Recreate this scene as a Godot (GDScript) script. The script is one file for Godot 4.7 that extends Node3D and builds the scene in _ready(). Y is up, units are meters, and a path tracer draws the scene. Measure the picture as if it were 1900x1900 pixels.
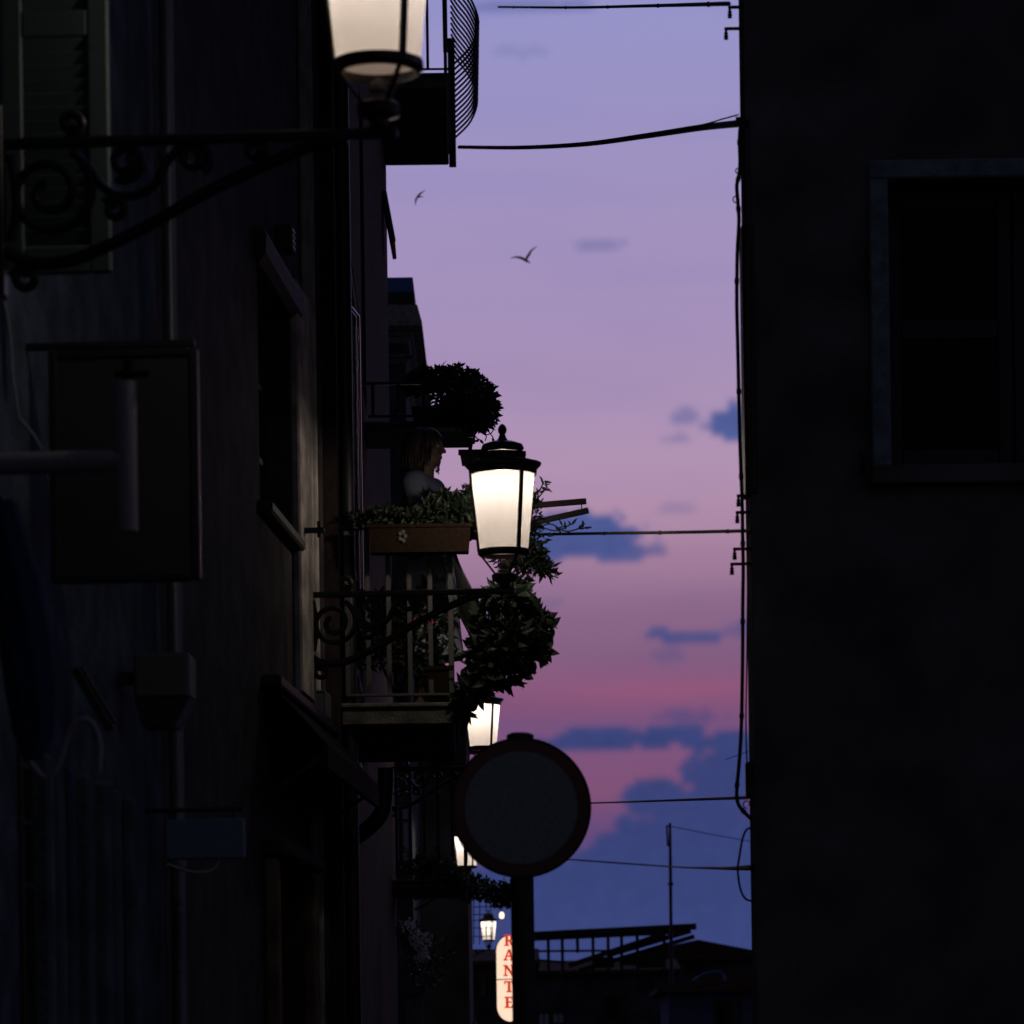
extends Node3D
# A narrow old street after sunset: house fronts on the left, a dark house corner on the right, lit lanterns and a strip of evening sky.

const F := 7000.0            # focal length of the lens in photograph pixels
const PX := 950.0            # where the level optical axis meets the photograph
const PY := 2030.0
var cam: Camera3D
var rng := RandomNumberGenerator.new()
var taken := {}
var M := {}
var TA: Transform3D          # wall frames: x out into the street, y up, -z along the wall away from the camera
var TB: Transform3D
var TC: Transform3D
var TR: Transform3D

# ---------------------------------------------------------------- layout helpers
func at(px: float, py: float, ppm: float) -> Vector3:
	return cam.transform * Vector3((px - PX) / ppm, (PY - py) / ppm, -F / ppm)

func hit(t: Transform3D, out: float, px: float, py: float) -> Vector3:
	# the point of a wall frame (own axes), on the plane at that distance out of the wall, that the photograph shows there
	var inv := t.affine_inverse()
	var a: Vector3 = inv * cam.transform.origin
	var b: Vector3 = inv * at(px, py, 300.0)
	var k := (out - a.x) / (b.x - a.x)
	return a + (b - a) * k

func sa(ppm: float) -> float:   # how far along the near left wall a scale of the photograph lies
	return -(TA.affine_inverse() * at(900, 1500, ppm)).z

func sb(ppm: float) -> float:   # the same along the balcony house
	return -(TB.affine_inverse() * at(750, 1300, ppm)).z

func frame(origin: Vector3, along: Vector3) -> Transform3D:
	var f := Vector3(along.x, 0, along.z).normalized()
	return Transform3D(Basis(Vector3(-f.z, 0, f.x), Vector3.UP, -f), Vector3(origin.x, 0, origin.z))

# ---------------------------------------------------------------- scene-tree helpers
func numbered(called: String) -> String:
	var n: int = taken.get(called, 0)
	taken[called] = n + 1
	return called if n == 0 else "%s_%03d" % [called, n]

func tag(o: Node3D, label: String, category: String, group := "", kind := "") -> Node3D:
	if label: o.set_meta("label", label)
	if category: o.set_meta("category", category)
	if group: o.set_meta("group", group)
	if kind: o.set_meta("kind", kind)
	return o

func thing(called: String, label: String, category: String, t: Transform3D, group := "") -> Node3D:
	var o := Node3D.new()
	o.name = numbered(called)
	add_child(o)
	o.transform = t
	tag(o, label, category, group)
	return o

func sub(called: String, parent: Node3D, t := Transform3D()) -> Node3D:
	var o := Node3D.new()
	o.name = called
	parent.add_child(o, true)
	o.transform = t
	return o

func begin() -> SurfaceTool:
	var st := SurfaceTool.new()
	st.begin(Mesh.PRIMITIVE_TRIANGLES)
	return st

func put(st: SurfaceTool, called: String, mat: Material, parent: Node3D = self) -> MeshInstance3D:
	st.generate_normals()
	return put_mesh(st.commit(), called, mat, parent)

func put_mesh(m: Mesh, called: String, mat: Material, parent: Node3D = self, t := Transform3D()) -> MeshInstance3D:
	var o := MeshInstance3D.new()
	o.mesh = m
	o.material_override = mat
	o.name = numbered(called) if parent == self else called
	o.transform = t
	parent.add_child(o, true)
	return o

# ---------------------------------------------------------------- shapes
func quad(st: SurfaceTool, a: Vector3, b: Vector3, c: Vector3, d: Vector3) -> void:
	for v in [a, b, c, a, c, d]:
		st.add_vertex(v)

func bx(st: SurfaceTool, c: Vector3, s: Vector3, bev := 0.006, t := Transform3D()) -> void:
	# a chamfered box
	st.set_smooth_group(-1)
	var h := s * 0.5
	var b: float = min(bev, min(h.x, min(h.y, h.z)) * 0.6)
	var i := h - Vector3(b, b, b)
	var P := func(x: float, y: float, z: float) -> Vector3: return t * (c + Vector3(x, y, z))
	for s1 in [-1.0, 1.0]:
		var fx := [P.call(s1 * h.x, -i.y, -i.z), P.call(s1 * h.x, i.y, -i.z), P.call(s1 * h.x, i.y, i.z), P.call(s1 * h.x, -i.y, i.z)]
		var fy := [P.call(-i.x, s1 * h.y, -i.z), P.call(-i.x, s1 * h.y, i.z), P.call(i.x, s1 * h.y, i.z), P.call(i.x, s1 * h.y, -i.z)]
		var fz := [P.call(-i.x, -i.y, s1 * h.z), P.call(i.x, -i.y, s1 * h.z), P.call(i.x, i.y, s1 * h.z), P.call(-i.x, i.y, s1 * h.z)]
		for f in [fx, fy, fz]:
			if s1 < 0: quad(st, f[0], f[1], f[2], f[3])
			else: quad(st, f[3], f[2], f[1], f[0])
	if b <= 0.0: return
	for s1 in [-1.0, 1.0]:
		for s2 in [-1.0, 1.0]:
			var w: bool = s1 * s2 > 0
			var e := [
				[P.call(s1 * h.x, s2 * i.y, -i.z), P.call(s1 * h.x, s2 * i.y, i.z), P.call(s1 * i.x, s2 * h.y, i.z), P.call(s1 * i.x, s2 * h.y, -i.z)],
				[P.call(-i.x, s1 * h.y, s2 * i.z), P.call(i.x, s1 * h.y, s2 * i.z), P.call(i.x, s1 * i.y, s2 * h.z), P.call(-i.x, s1 * i.y, s2 * h.z)],
				[P.call(s2 * i.x, -i.y, s1 * h.z), P.call(s2 * i.x, i.y, s1 * h.z), P.call(s2 * h.x, i.y, s1 * i.z), P.call(s2 * h.x, -i.y, s1 * i.z)]]
			for q in e:
				if w: quad(st, q[3], q[2], q[1], q[0])
				else: quad(st, q[0], q[1], q[2], q[3])
			for s3 in [-1.0, 1.0]:
				var tri := [P.call(s1 * h.x, s2 * i.y, s3 * i.z), P.call(s1 * i.x, s2 * h.y, s3 * i.z), P.call(s1 * i.x, s2 * i.y, s3 * h.z)]
				if s1 * s2 * s3 > 0: tri.reverse()
				for v in tri: st.add_vertex(v)

func span(st: SurfaceTool, a: Vector3, b: Vector3, bev := 0.006) -> void:
	bx(st, (a + b) * 0.5, (b - a).abs(), bev)

func bar(st: SurfaceTool, a: Vector3, b: Vector3, w: float, h: float, bev := 0.003, roll := Vector3.UP) -> void:
	# a straight bar of w by h from a to b
	var z := (b - a).normalized()
	var x := roll.cross(z)
	if x.length() < 0.01: x = Vector3.RIGHT.cross(z)
	x = x.normalized()
	bx(st, Vector3(0, 0, a.distance_to(b) * 0.5), Vector3(w, h, a.distance_to(b)), bev, Transform3D(Basis(x, z.cross(x), z), a))

func tube(st: SurfaceTool, pts: Array, r, n := 8, flat := 1.0, side := Vector3.ZERO) -> void:
	# a round rod along points; r is a number or one for each point; flat squeezes it along side
	st.set_smooth_group(0)
	var ring := []
	var ref := Vector3.UP
	var d0: Vector3 = (pts[1] - pts[0]).normalized()
	if abs(d0.dot(ref)) > 0.9: ref = Vector3.RIGHT
	if side != Vector3.ZERO: ref = side
	for k in pts.size():
		var d: Vector3 = (pts[min(k + 1, pts.size() - 1)] - pts[max(k - 1, 0)]).normalized()
		var x := (ref - d * ref.dot(d))
		x = x.normalized() if x.length() > 1e-4 else d.cross(Vector3.RIGHT).normalized()
		if side == Vector3.ZERO: ref = x
		var y := d.cross(x)
		var rr: float = r[k] if r is Array else r
		var one := []
		for i in n:
			var a := TAU * i / n
			one.append(pts[k] + (x * cos(a) * flat + y * sin(a)) * rr)
		ring.append(one)
	for k in pts.size() - 1:
		for i in n:
			var j := (i + 1) % n
			quad(st, ring[k][j], ring[k + 1][j], ring[k + 1][i], ring[k][i])
	st.set_smooth_group(-1)
	for e in [0, pts.size() - 1]:
		for i in n - 2:
			var tri := [ring[e][0], ring[e][i + 1], ring[e][i + 2]]
			if e == 0: tri.reverse()
			for v in tri: st.add_vertex(v)

func lathe(st: SurfaceTool, prof: Array, n: int, t := Transform3D(), smooth := true, turn := 0.0) -> void:
	# profile of (radius, height) turned round y
	for k in prof.size() - 1:
		st.set_smooth_group(k + 1 if smooth else -1)
		for i in n:
			var a := TAU * i / n + turn
			var b := TAU * (i + 1) / n + turn
			var p: Vector2 = prof[k]
			var q: Vector2 = prof[k + 1]
			quad(st, t * Vector3(p.x * cos(a), p.y, p.x * sin(a)), t * Vector3(q.x * cos(a), q.y, q.x * sin(a)), t * Vector3(q.x * cos(b), q.y, q.x * sin(b)), t * Vector3(p.x * cos(b), p.y, p.x * sin(b)))

func prism(st: SurfaceTool, poly: PackedVector2Array, z0: float, z1: float, t := Transform3D()) -> void:
	st.set_smooth_group(-1)
	if Geometry2D.is_polygon_clockwise(poly):
		poly.reverse()
	var tri := Geometry2D.triangulate_polygon(poly)
	for k in range(0, tri.size(), 3):
		var a := poly[tri[k]]
		var b := poly[tri[k + 1]]
		var c := poly[tri[k + 2]]
		if (b - a).cross(c - a) < 0:
			var w := b
			b = c
			c = w
		for v in [a, c, b]: st.add_vertex(t * Vector3(v.x, v.y, z1))
		for v in [a, b, c]: st.add_vertex(t * Vector3(v.x, v.y, z0))
	for k in poly.size():
		var a := poly[k]
		var b := poly[(k + 1) % poly.size()]
		quad(st, t * Vector3(a.x, a.y, z0), t * Vector3(a.x, a.y, z1), t * Vector3(b.x, b.y, z1), t * Vector3(b.x, b.y, z0))

func tiers(st: SurfaceTool, x0: float, x1: float, z0: float, z1: float, prof: Array) -> void:
	# a moulded block: rectangles that grow by (overhang, height), lofted
	st.set_smooth_group(-1)
	var R := func(p: Vector2) -> Array:
		return [Vector3(x0 - p.x, p.y, z0 - p.x), Vector3(x1 + p.x, p.y, z0 - p.x), Vector3(x1 + p.x, p.y, z1 + p.x), Vector3(x0 - p.x, p.y, z1 + p.x)]
	for k in prof.size() - 1:
		var a: Array = R.call(prof[k])
		var b: Array = R.call(prof[k + 1])
		for i in 4:
			var j := (i + 1) % 4
			quad(st, a[i], b[i], b[j], a[j])
	var lo: Array = R.call(prof[0])
	var hi: Array = R.call(prof[-1])
	quad(st, lo[0], lo[1], lo[2], lo[3])
	quad(st, hi[3], hi[2], hi[1], hi[0])

func wall(st: SurfaceTool, s0: float, s1: float, y0: float, y1: float, thick: float, holes: Array) -> void:
	# a wall along -z (s from s0 to s1), face at x = 0, with openings Rect2(s, y, width, height) that have reveals
	st.set_smooth_group(-1)
	var ss := [s0, s1]
	var ys := [y0, y1]
	for h in holes:
		ss.append_array([h.position.x, h.end.x])
		ys.append_array([h.position.y, h.end.y])
	ss.sort()
	ys.sort()
	for i in ss.size() - 1:
		for j in ys.size() - 1:
			var a: float = ss[i]
			var b: float = ss[i + 1]
			var c: float = ys[j]
			var d: float = ys[j + 1]
			if b - a < 1e-5 or d - c < 1e-5: continue
			var inside := false
			for h in holes:
				if h.has_point(Vector2((a + b) / 2, (c + d) / 2)): inside = true
			if inside: continue
			quad(st, Vector3(0, c, -a), Vector3(0, d, -a), Vector3(0, d, -b), Vector3(0, c, -b))
			quad(st, Vector3(-thick, c, -b), Vector3(-thick, d, -b), Vector3(-thick, d, -a), Vector3(-thick, c, -a))
	var rims := [[Rect2(s0, y0, s1 - s0, y1 - y0), 1.0]]
	for h in holes: rims.append([h, -1.0])
	for r in rims:
		var q: Rect2 = r[0]
		var c := [Vector2(q.position.x, q.position.y), Vector2(q.end.x, q.position.y), Vector2(q.end.x, q.end.y), Vector2(q.position.x, q.end.y)]
		for i in 4:
			var p: Vector2 = c[i]
			var e: Vector2 = c[(i + 1) % 4]
			quad(st, Vector3(0, p.y, -p.x), Vector3(0, e.y, -e.x), Vector3(-thick, e.y, -e.x), Vector3(-thick, p.y, -p.x))

func spiral(c: Vector2, r0: float, r1: float, a0: float, a1: float, n := 40) -> Array:
	var out := []
	for k in n + 1:
		var f := float(k) / n
		var a := deg_to_rad(lerpf(a0, a1, f))
		out.append(c + Vector2(cos(a), sin(a)) * lerpf(r0, r1, f))
	return out

func smooth_line(pts: Array, per := 6) -> Array:
	# Catmull-Rom through the points (Vector2 or Vector3)
	var out := []
	for k in pts.size() - 1:
		var a = pts[max(k - 1, 0)]
		var b = pts[k]
		var c = pts[k + 1]
		var d = pts[min(k + 2, pts.size() - 1)]
		for i in per:
			out.append(b.cubic_interpolate(c, a, d, float(i) / per))
	out.append(pts[-1])
	return out

func flat3(pts: Array, z := 0.0) -> Array:
	return pts.map(func(p): return Vector3(p.x, p.y, z))

# ---------------------------------------------------------------- leaves
func leaf_mesh(l: float, w: float, bend := 0.25, seg := 3) -> ArrayMesh:
	# a pointed leaf along +y with a folded midrib; it droops towards +z
	var st := begin()
	st.set_smooth_group(-1)
	add_leaf(st, Transform3D(), l, w, bend, seg)
	st.generate_normals()
	return st.commit()

func add_leaf(st: SurfaceTool, t: Transform3D, l: float, w: float, bend := 0.25, seg := 3) -> void:
	var mid := []
	var lf := []
	var rt := []
	for k in seg + 1:
		var f := float(k) / seg
		var wide := w * 0.5 * pow(sin(PI * pow(f, 0.75)), 0.9) if k > 0 and k < seg else 0.0
		var m := Vector3(0, l * f, bend * l * f * f)
		mid.append(t * m)
		lf.append(t * (m + Vector3(-wide, 0, -wide * 0.35)))
		rt.append(t * (m + Vector3(wide, 0, -wide * 0.35)))
	for k in seg:
		if k == 0:
			for v in [mid[0], lf[1], mid[1], mid[0], mid[1], rt[1]]: st.add_vertex(v)
		elif k == seg - 1:
			for v in [mid[k], lf[k], mid[k + 1], mid[k], mid[k + 1], rt[k]]: st.add_vertex(v)
		else:
			quad(st, mid[k], lf[k], lf[k + 1], mid[k + 1])
			quad(st, mid[k], mid[k + 1], rt[k + 1], rt[k])

func any_turn(up := Vector3.ZERO, loose := 1.0) -> Basis:
	var y := Vector3(rng.randfn(), rng.randfn(), rng.randfn()).normalized()
	if up != Vector3.ZERO: y = (up + y * loose).normalized()
	var x := y.cross(Vector3(rng.randfn(), rng.randfn(), rng.randfn())).normalized()
	return Basis(x, y, x.cross(y))

func foliage(parent: Node3D, lobes: Array, per_lobe: int, size: float, mat: Material, narrow := 0.55, tris := 2) -> MeshInstance3D:
	# lobes: [centre, radii] in the plant's own axes; leaves crowd towards the outside of each lobe and point outwards
	var st := begin()
	st.set_smooth_group(-1)
	for lobe in lobes:
		var c: Vector3 = lobe[0]
		var r: Vector3 = lobe[1]
		var count := int(per_lobe * (lobe[2] if lobe.size() > 2 else 1.0))
		for k in count:
			var d := Vector3(rng.randfn(), rng.randfn(), rng.randfn()).normalized()
			var p := c + d * r * pow(rng.randf(), 0.42) * rng.randf_range(0.85, 1.08)
			var s := size * rng.randf_range(0.4, 1.0) * rng.randf_range(0.8, 1.5)
			add_leaf(st, Transform3D(any_turn(d + Vector3(0, 0.2, 0), 0.9), p), s, s * narrow * rng.randf_range(0.8, 1.2), rng.randf_range(0.1, 0.45), tris)
	var o := put(st, "foliage", mat, parent)
	o.set_meta("kind", "stuff")
	return o

# ---------------------------------------------------------------- people: distance field of tapered capsules, meshed as surface nets
class Field:
	var lo: Vector3
	var n: Vector3i
	var cell: float
	var v := PackedFloat32Array()
	func _init(a: Vector3, b: Vector3, c: float) -> void:
		lo = a
		cell = c
		n = Vector3i(((b - a) / c).ceil()) + Vector3i.ONE
		v.resize(n.x * n.y * n.z)
		v.fill(1.0)
	func bone(a: Vector3, b: Vector3, ra: float, rb: float, k := 0.03, squash := Vector3.ONE, cut := false) -> void:
		var rm := maxf(ra, rb) / minf(squash.x, minf(squash.y, squash.z)) + k * 2.0 + cell * 2.0
		var p0 := Vector3i(((a.min(b) - Vector3.ONE * rm - lo) / cell).floor()).clamp(Vector3i.ZERO, n - Vector3i.ONE)
		var p1 := Vector3i(((a.max(b) + Vector3.ONE * rm - lo) / cell).ceil()).clamp(Vector3i.ZERO, n - Vector3i.ONE)
		var ab := (b - a) * squash
		var l2 := maxf(ab.length_squared(), 1e-9)
		for z in range(p0.z, p1.z + 1):
			for y in range(p0.y, p1.y + 1):
				var row := (z * n.y + y) * n.x
				for x in range(p0.x, p1.x + 1):
					var p := (lo + Vector3(x, y, z) * cell - a) * squash
					var h := clampf(p.dot(ab) / l2, 0.0, 1.0)
					var d := (p - ab * h).length() - lerpf(ra, rb, h)
					var o := v[row + x]
					if cut:
						v[row + x] = maxf(o, -d)
					else:
						var m := maxf(k - absf(o - d), 0.0) / k
						v[row + x] = minf(o, d) - m * m * k * 0.25
	func mesh_into(st: SurfaceTool) -> void:
		st.set_smooth_group(0)
		var at_cell := {}
		var off := [Vector3i(0, 0, 0), Vector3i(1, 0, 0), Vector3i(0, 1, 0), Vector3i(1, 1, 0), Vector3i(0, 0, 1), Vector3i(1, 0, 1), Vector3i(0, 1, 1), Vector3i(1, 1, 1)]
		var edges := [[0, 1], [2, 3], [4, 5], [6, 7], [0, 2], [1, 3], [4, 6], [5, 7], [0, 4], [1, 5], [2, 6], [3, 7]]
		for z in n.z - 1:
			for y in n.y - 1:
				for x in n.x - 1:
					var i0 := (z * n.y + y) * n.x + x
					var f := [v[i0], v[i0 + 1], v[i0 + n.x], v[i0 + n.x + 1], v[i0 + n.x * n.y], v[i0 + n.x * n.y + 1], v[i0 + n.x * n.y + n.x], v[i0 + n.x * n.y + n.x + 1]]
					var neg := 0
					for q in f:
						if q < 0: neg += 1
					if neg == 0 or neg == 8: continue
					var s := Vector3.ZERO
					var c := 0
					for e in edges:
						var a: float = f[e[0]]
						var b: float = f[e[1]]
						if (a < 0) != (b < 0):
							s += Vector3(off[e[0]]).lerp(Vector3(off[e[1]]), a / (a - b))
							c += 1
					at_cell[i0] = lo + (Vector3(x, y, z) + s / c) * cell
		var sx := 1
		var sy := n.x
		var sz := n.x * n.y
		for i in at_cell:
			for e in [[sx, sy, sz], [sy, sz, sx], [sz, sx, sy]]:
				var a: float = v[i]
				var b: float = v[i + e[0]]
				if (a < 0) == (b < 0): continue
				var q0 = at_cell.get(i)
				var q1 = at_cell.get(i - e[1])
				var q2 = at_cell.get(i - e[1] - e[2])
				var q3 = at_cell.get(i - e[2])
				if q1 == null or q2 == null or q3 == null: continue
				var q := [q0, q1, q2, q3]
				if a < 0: q.reverse()
				for w in [q[0], q[1], q[2], q[0], q[2], q[3]]: st.add_vertex(w)

# ---------------------------------------------------------------- materials
func lin(r: float, g: float, b: float) -> Color:
	return Color(r, g, b).linear_to_srgb()

func noise_tex(freq: float, octaves: int, lo: float, hi: float, seed_: int, size := 512, kind := FastNoiseLite.TYPE_SIMPLEX_SMOOTH) -> NoiseTexture2D:
	var n := FastNoiseLite.new()
	n.noise_type = kind
	n.frequency = freq
	n.fractal_octaves = octaves
	n.seed = seed_
	var t := NoiseTexture2D.new()
	t.width = size
	t.height = size
	t.seamless = true
	t.noise = n
	var g := Gradient.new()
	g.colors = PackedColorArray([Color(lo, lo, lo), Color(hi, hi, hi)])
	t.color_ramp = g
	return t

func surf(called: String, c: Color, rough := 0.85, tex: Texture2D = null, scale := 1.0, bump: Texture2D = null, relief := 0.2, metal := 0.0) -> StandardMaterial3D:
	var m := StandardMaterial3D.new()
	m.resource_name = called
	m.albedo_color = c
	m.roughness = rough
	m.metallic = metal
	if rough > 0.84: m.metallic_specular = 0.12   # chalky, unpolished
	if tex or bump:
		m.uv1_triplanar = true
		m.uv1_world_triplanar = true
		m.uv1_scale = Vector3.ONE * scale
	if tex: m.albedo_texture = tex
	if bump:
		m.heightmap_enabled = true
		m.heightmap_texture = bump
		m.heightmap_scale = relief
	M[called] = m
	return m

func make_materials() -> void:
	var stain := noise_tex(0.012, 5, 0.55, 1.0, 3)
	var blotch := noise_tex(0.02, 4, 0.7, 1.0, 11)
	var grain := noise_tex(0.09, 4, 0.0, 1.0, 5)
	var fine := noise_tex(0.05, 3, 0.8, 1.0, 8)
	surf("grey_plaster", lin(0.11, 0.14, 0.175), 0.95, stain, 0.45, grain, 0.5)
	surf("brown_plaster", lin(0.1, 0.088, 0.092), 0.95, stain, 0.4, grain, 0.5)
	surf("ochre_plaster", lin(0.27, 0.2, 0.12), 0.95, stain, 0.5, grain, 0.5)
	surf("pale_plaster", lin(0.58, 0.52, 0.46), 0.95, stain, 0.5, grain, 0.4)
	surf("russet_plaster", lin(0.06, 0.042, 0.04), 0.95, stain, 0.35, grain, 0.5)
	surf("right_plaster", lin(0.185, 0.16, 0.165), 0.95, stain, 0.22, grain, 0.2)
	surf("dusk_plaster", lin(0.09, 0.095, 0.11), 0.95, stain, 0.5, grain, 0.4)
	surf("stone", lin(0.3, 0.28, 0.25), 0.9, blotch, 0.8, grain, 0.4)
	surf("white_stone", lin(0.24, 0.29, 0.34), 0.9, blotch, 0.8, grain, 0.3)
	surf("concrete", lin(0.22, 0.2, 0.17), 0.9, stain, 0.9, grain, 0.4)
	surf("dark_wood", lin(0.035, 0.026, 0.02), 0.75, fine, 2.0, grain, 0.2)
	surf("old_wood", lin(0.06, 0.05, 0.045), 0.85, fine, 2.0, grain, 0.2)
	surf("green_paint", lin(0.045, 0.07, 0.066), 0.6, fine, 2.0)
	surf("blue_paint", lin(0.04, 0.16, 0.42), 0.6, fine, 2.0)
	surf("iron", lin(0.02, 0.019, 0.018), 0.45, fine, 4.0, grain, 0.05, 0.3)
	surf("lamp_iron", lin(0.025, 0.023, 0.02), 0.38, fine, 4.0, grain, 0.05, 0.4)
	surf("rail_paint", lin(0.1, 0.097, 0.09), 0.6, fine, 4.0)
	surf("zinc", lin(0.2, 0.21, 0.23), 0.4, fine, 2.0, grain, 0.05, 0.6)
	surf("bright_metal", lin(0.6, 0.58, 0.55), 0.18, null, 1.0, null, 0.0, 1.0)
	surf("pipe_grey", lin(0.36, 0.31, 0.28), 0.5, fine, 2.0)
	surf("cable", lin(0.008, 0.008, 0.009), 0.8)
	surf("pale_cable", lin(0.25, 0.25, 0.26), 0.6)
	surf("terracotta", lin(0.032, 0.02, 0.013), 0.85, blotch, 3.0, grain, 0.1)
	surf("ceramic", lin(0.09, 0.085, 0.078), 0.7)
	surf("dark_pot", lin(0.03, 0.027, 0.025), 0.8, fine, 3.0)
	surf("roof_tile", lin(0.1, 0.055, 0.04), 0.9, blotch, 0.6, grain, 0.6)
	surf("far_wall", lin(0.1, 0.1, 0.11), 0.95, stain, 0.15)
	surf("paving", lin(0.09, 0.085, 0.08), 0.7, stain, 0.3, grain, 0.5)
	surf("sign_red", lin(0.07, 0.009, 0.011), 0.45, fine, 4.0)
	surf("sign_white", lin(0.13, 0.17, 0.205), 0.5, fine, 1.5)
	surf("sign_back", lin(0.02, 0.02, 0.02), 0.5)
	surf("board_dark", lin(0.018, 0.02, 0.022), 0.6, fine, 3.0)
	surf("board_blue", lin(0.075, 0.15, 0.23), 0.6, fine, 3.0)
	surf("navy_cloth", lin(0.035, 0.06, 0.1), 0.9, fine, 6.0)
	surf("pink_cloth", lin(0.3, 0.1, 0.12), 0.9, fine, 6.0)
	surf("pale_cloth", lin(0.4, 0.42, 0.48), 0.9, fine, 6.0)
	surf("awning_cloth", lin(0.02, 0.019, 0.02), 0.9, fine, 4.0)
	surf("box_grey", lin(0.065, 0.068, 0.07), 0.6, fine, 4.0)
	surf("feather", lin(0.02, 0.02, 0.022), 0.8)
	surf("skin", lin(0.14, 0.085, 0.066), 0.6)
	surf("hair", lin(0.05, 0.032, 0.022), 0.55, noise_tex(0.06, 3, 0.5, 1.0, 21, 256), 9.0)
	surf("knit", lin(0.18, 0.2, 0.27), 0.95, fine, 12.0, grain, 0.3)
	surf("eye", lin(0.5, 0.48, 0.45), 0.2)
	surf("red_flower", lin(0.35, 0.03, 0.05), 0.8)
	surf("white_flower", lin(0.85, 0.82, 0.76), 0.8)
	surf("stem", lin(0.05, 0.05, 0.025), 0.8)
	for l in [["leaf", lin(0.016, 0.027, 0.012)], ["broad_leaf", lin(0.015, 0.026, 0.012)], ["pale_leaf", lin(0.07, 0.1, 0.04)]]:
		var m := surf(l[0], l[1], 0.6)
		m.backlight_enabled = true
		m.backlight = lin(0.015, 0.025, 0.006)
	var gl := surf("glass", Color(0.02, 0.022, 0.025), 0.04)
	gl.metallic_specular = 0.5
	var sg := surf("shop_glass", Color(0.02, 0.022, 0.025), 0.03)
	sg.metallic_specular = 1.0
	var sk := surf("skirt", Color.WHITE, 0.9)
	sk.albedo_texture = leafy_print()
	sk.uv1_triplanar = true
	sk.uv1_scale = Vector3.ONE * 2.2
	# frosted lantern glass: the bulb behind it shines through
	var fr := surf("frosted_glass", lin(0.8, 0.77, 0.73), 0.5)
	fr.backlight_enabled = true
	fr.backlight = lin(0.23, 0.23, 0.23)
	fr.emission_enabled = true
	fr.emission = lin(1.0, 0.62, 0.48)
	fr.emission_energy_multiplier = 0.06
	var pa := surf("lit_sign_panel", lin(0.8, 0.78, 0.72), 0.5)
	pa.emission_enabled = true
	pa.emission = lin(1.0, 0.72, 0.52)
	pa.emission_energy_multiplier = 1.05
	var le := surf("lit_sign_letter", lin(0.5, 0.03, 0.02), 0.5)
	le.emission_enabled = true
	le.emission = lin(1.0, 0.07, 0.03)
	le.emission_energy_multiplier = 0.55
	var bu := surf("small_bulb", lin(0.8, 0.8, 0.75), 0.4)
	bu.emission_enabled = true
	bu.emission = lin(1.0, 0.8, 0.55)
	bu.emission_energy_multiplier = 1.6

func leafy_print() -> ImageTexture:
	# white cloth printed with dark leaf sprays
	var im := Image.create(256, 256, false, Image.FORMAT_RGB8)
	im.fill(Color(0.62, 0.64, 0.7))
	var r := RandomNumberGenerator.new()
	r.seed = 5
	for k in 46:
		var c := Vector2(r.randf() * 256, r.randf() * 256)
		var a := r.randf() * TAU
		var l := r.randf_range(9, 17)
		for y in range(-18, 19):
			for x in range(-18, 19):
				var p := Vector2(x, y).rotated(-a)
				if absf(p.x) < l and absf(p.y) < 6.0 * (1.0 - pow(p.x / l, 2.0)):
					im.set_pixel(posmod(int(c.x) + x, 256), posmod(int(c.y) + y, 256), Color(0.13, 0.14, 0.18))
	return ImageTexture.create_from_image(im)

# ---------------------------------------------------------------- the evening sky
var puff := FastNoiseLite.new()
var wisp := FastNoiseLite.new()
const STOPS := [[-600, 128, 138, 200], [0, 150, 148, 201], [150, 153, 147, 197], [300, 158, 146, 193], [450, 162, 145, 189], [600, 164, 144, 186], [750, 170, 145, 182], [880, 178, 146, 178], [960, 175, 140, 169], [1050, 161, 124, 154], [1150, 137, 102, 136], [1220, 132, 95, 130], [1270, 138, 90, 126], [1310, 132, 84, 122], [1350, 118, 82, 124], [1400, 126, 84, 124], [1470, 128, 82, 120], [1560, 100, 74, 122], [1700, 62, 72, 126], [2030, 54, 64, 118]]
# clouds: azimuth and height of the centre and half sizes, as tangents times F; the last number is how dense it is
const CLOUDS := [[1095, 1004, 112, 54, 1.0], [1010, 1018, 85, 44, 1.0], [1165, 1030, 60, 24, 0.9], [1215, 1030, 42, 16, 0.7], [1050, 965, 40, 20, 0.6],
	[1240, 1186, 30, 15, 0.9], [1292, 1191, 62, 12, 0.85], [1250, 1222, 34, 18, 0.35], [1375, 798, 42, 42, 1.0], [1345, 800, 24, 16, 0.7], [1288, 782, 26, 15, 0.55], [1272, 818, 24, 11, 0.45],
	[1130, 458, 48, 12, 0.4], [1270, 951, 40, 11, 0.3], [1290, 1337, 70, 16, 0.5], [990, 100, 46, 14, 0.25], [1010, 14, 110, 16, 0.5], [1400, 1180, 40, 22, 0.5],
	[1110, 1382, 120, 22, 1.0], [1090, 1366, 26, 15, 1.0], [1152, 1364, 30, 16, 1.0], [1230, 1378, 110, 22, 1.0], [1280, 1368, 46, 15, 1.0], [1370, 1382, 90, 20, 1.0], [1375, 1450, 100, 72, 1.0], [1222, 1494, 56, 50, 1.0], [1310, 1520, 90, 50, 1.0],
	[860, 1120, 150, 30, 0.5], [700, 1300, 200, 40, 0.8], [1600, 1100, 130, 35, 0.7], [1800, 1330, 220, 45, 0.9], [300, 900, 120, 30, 0.4], [150, 1250, 220, 50, 0.8]]

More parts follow.
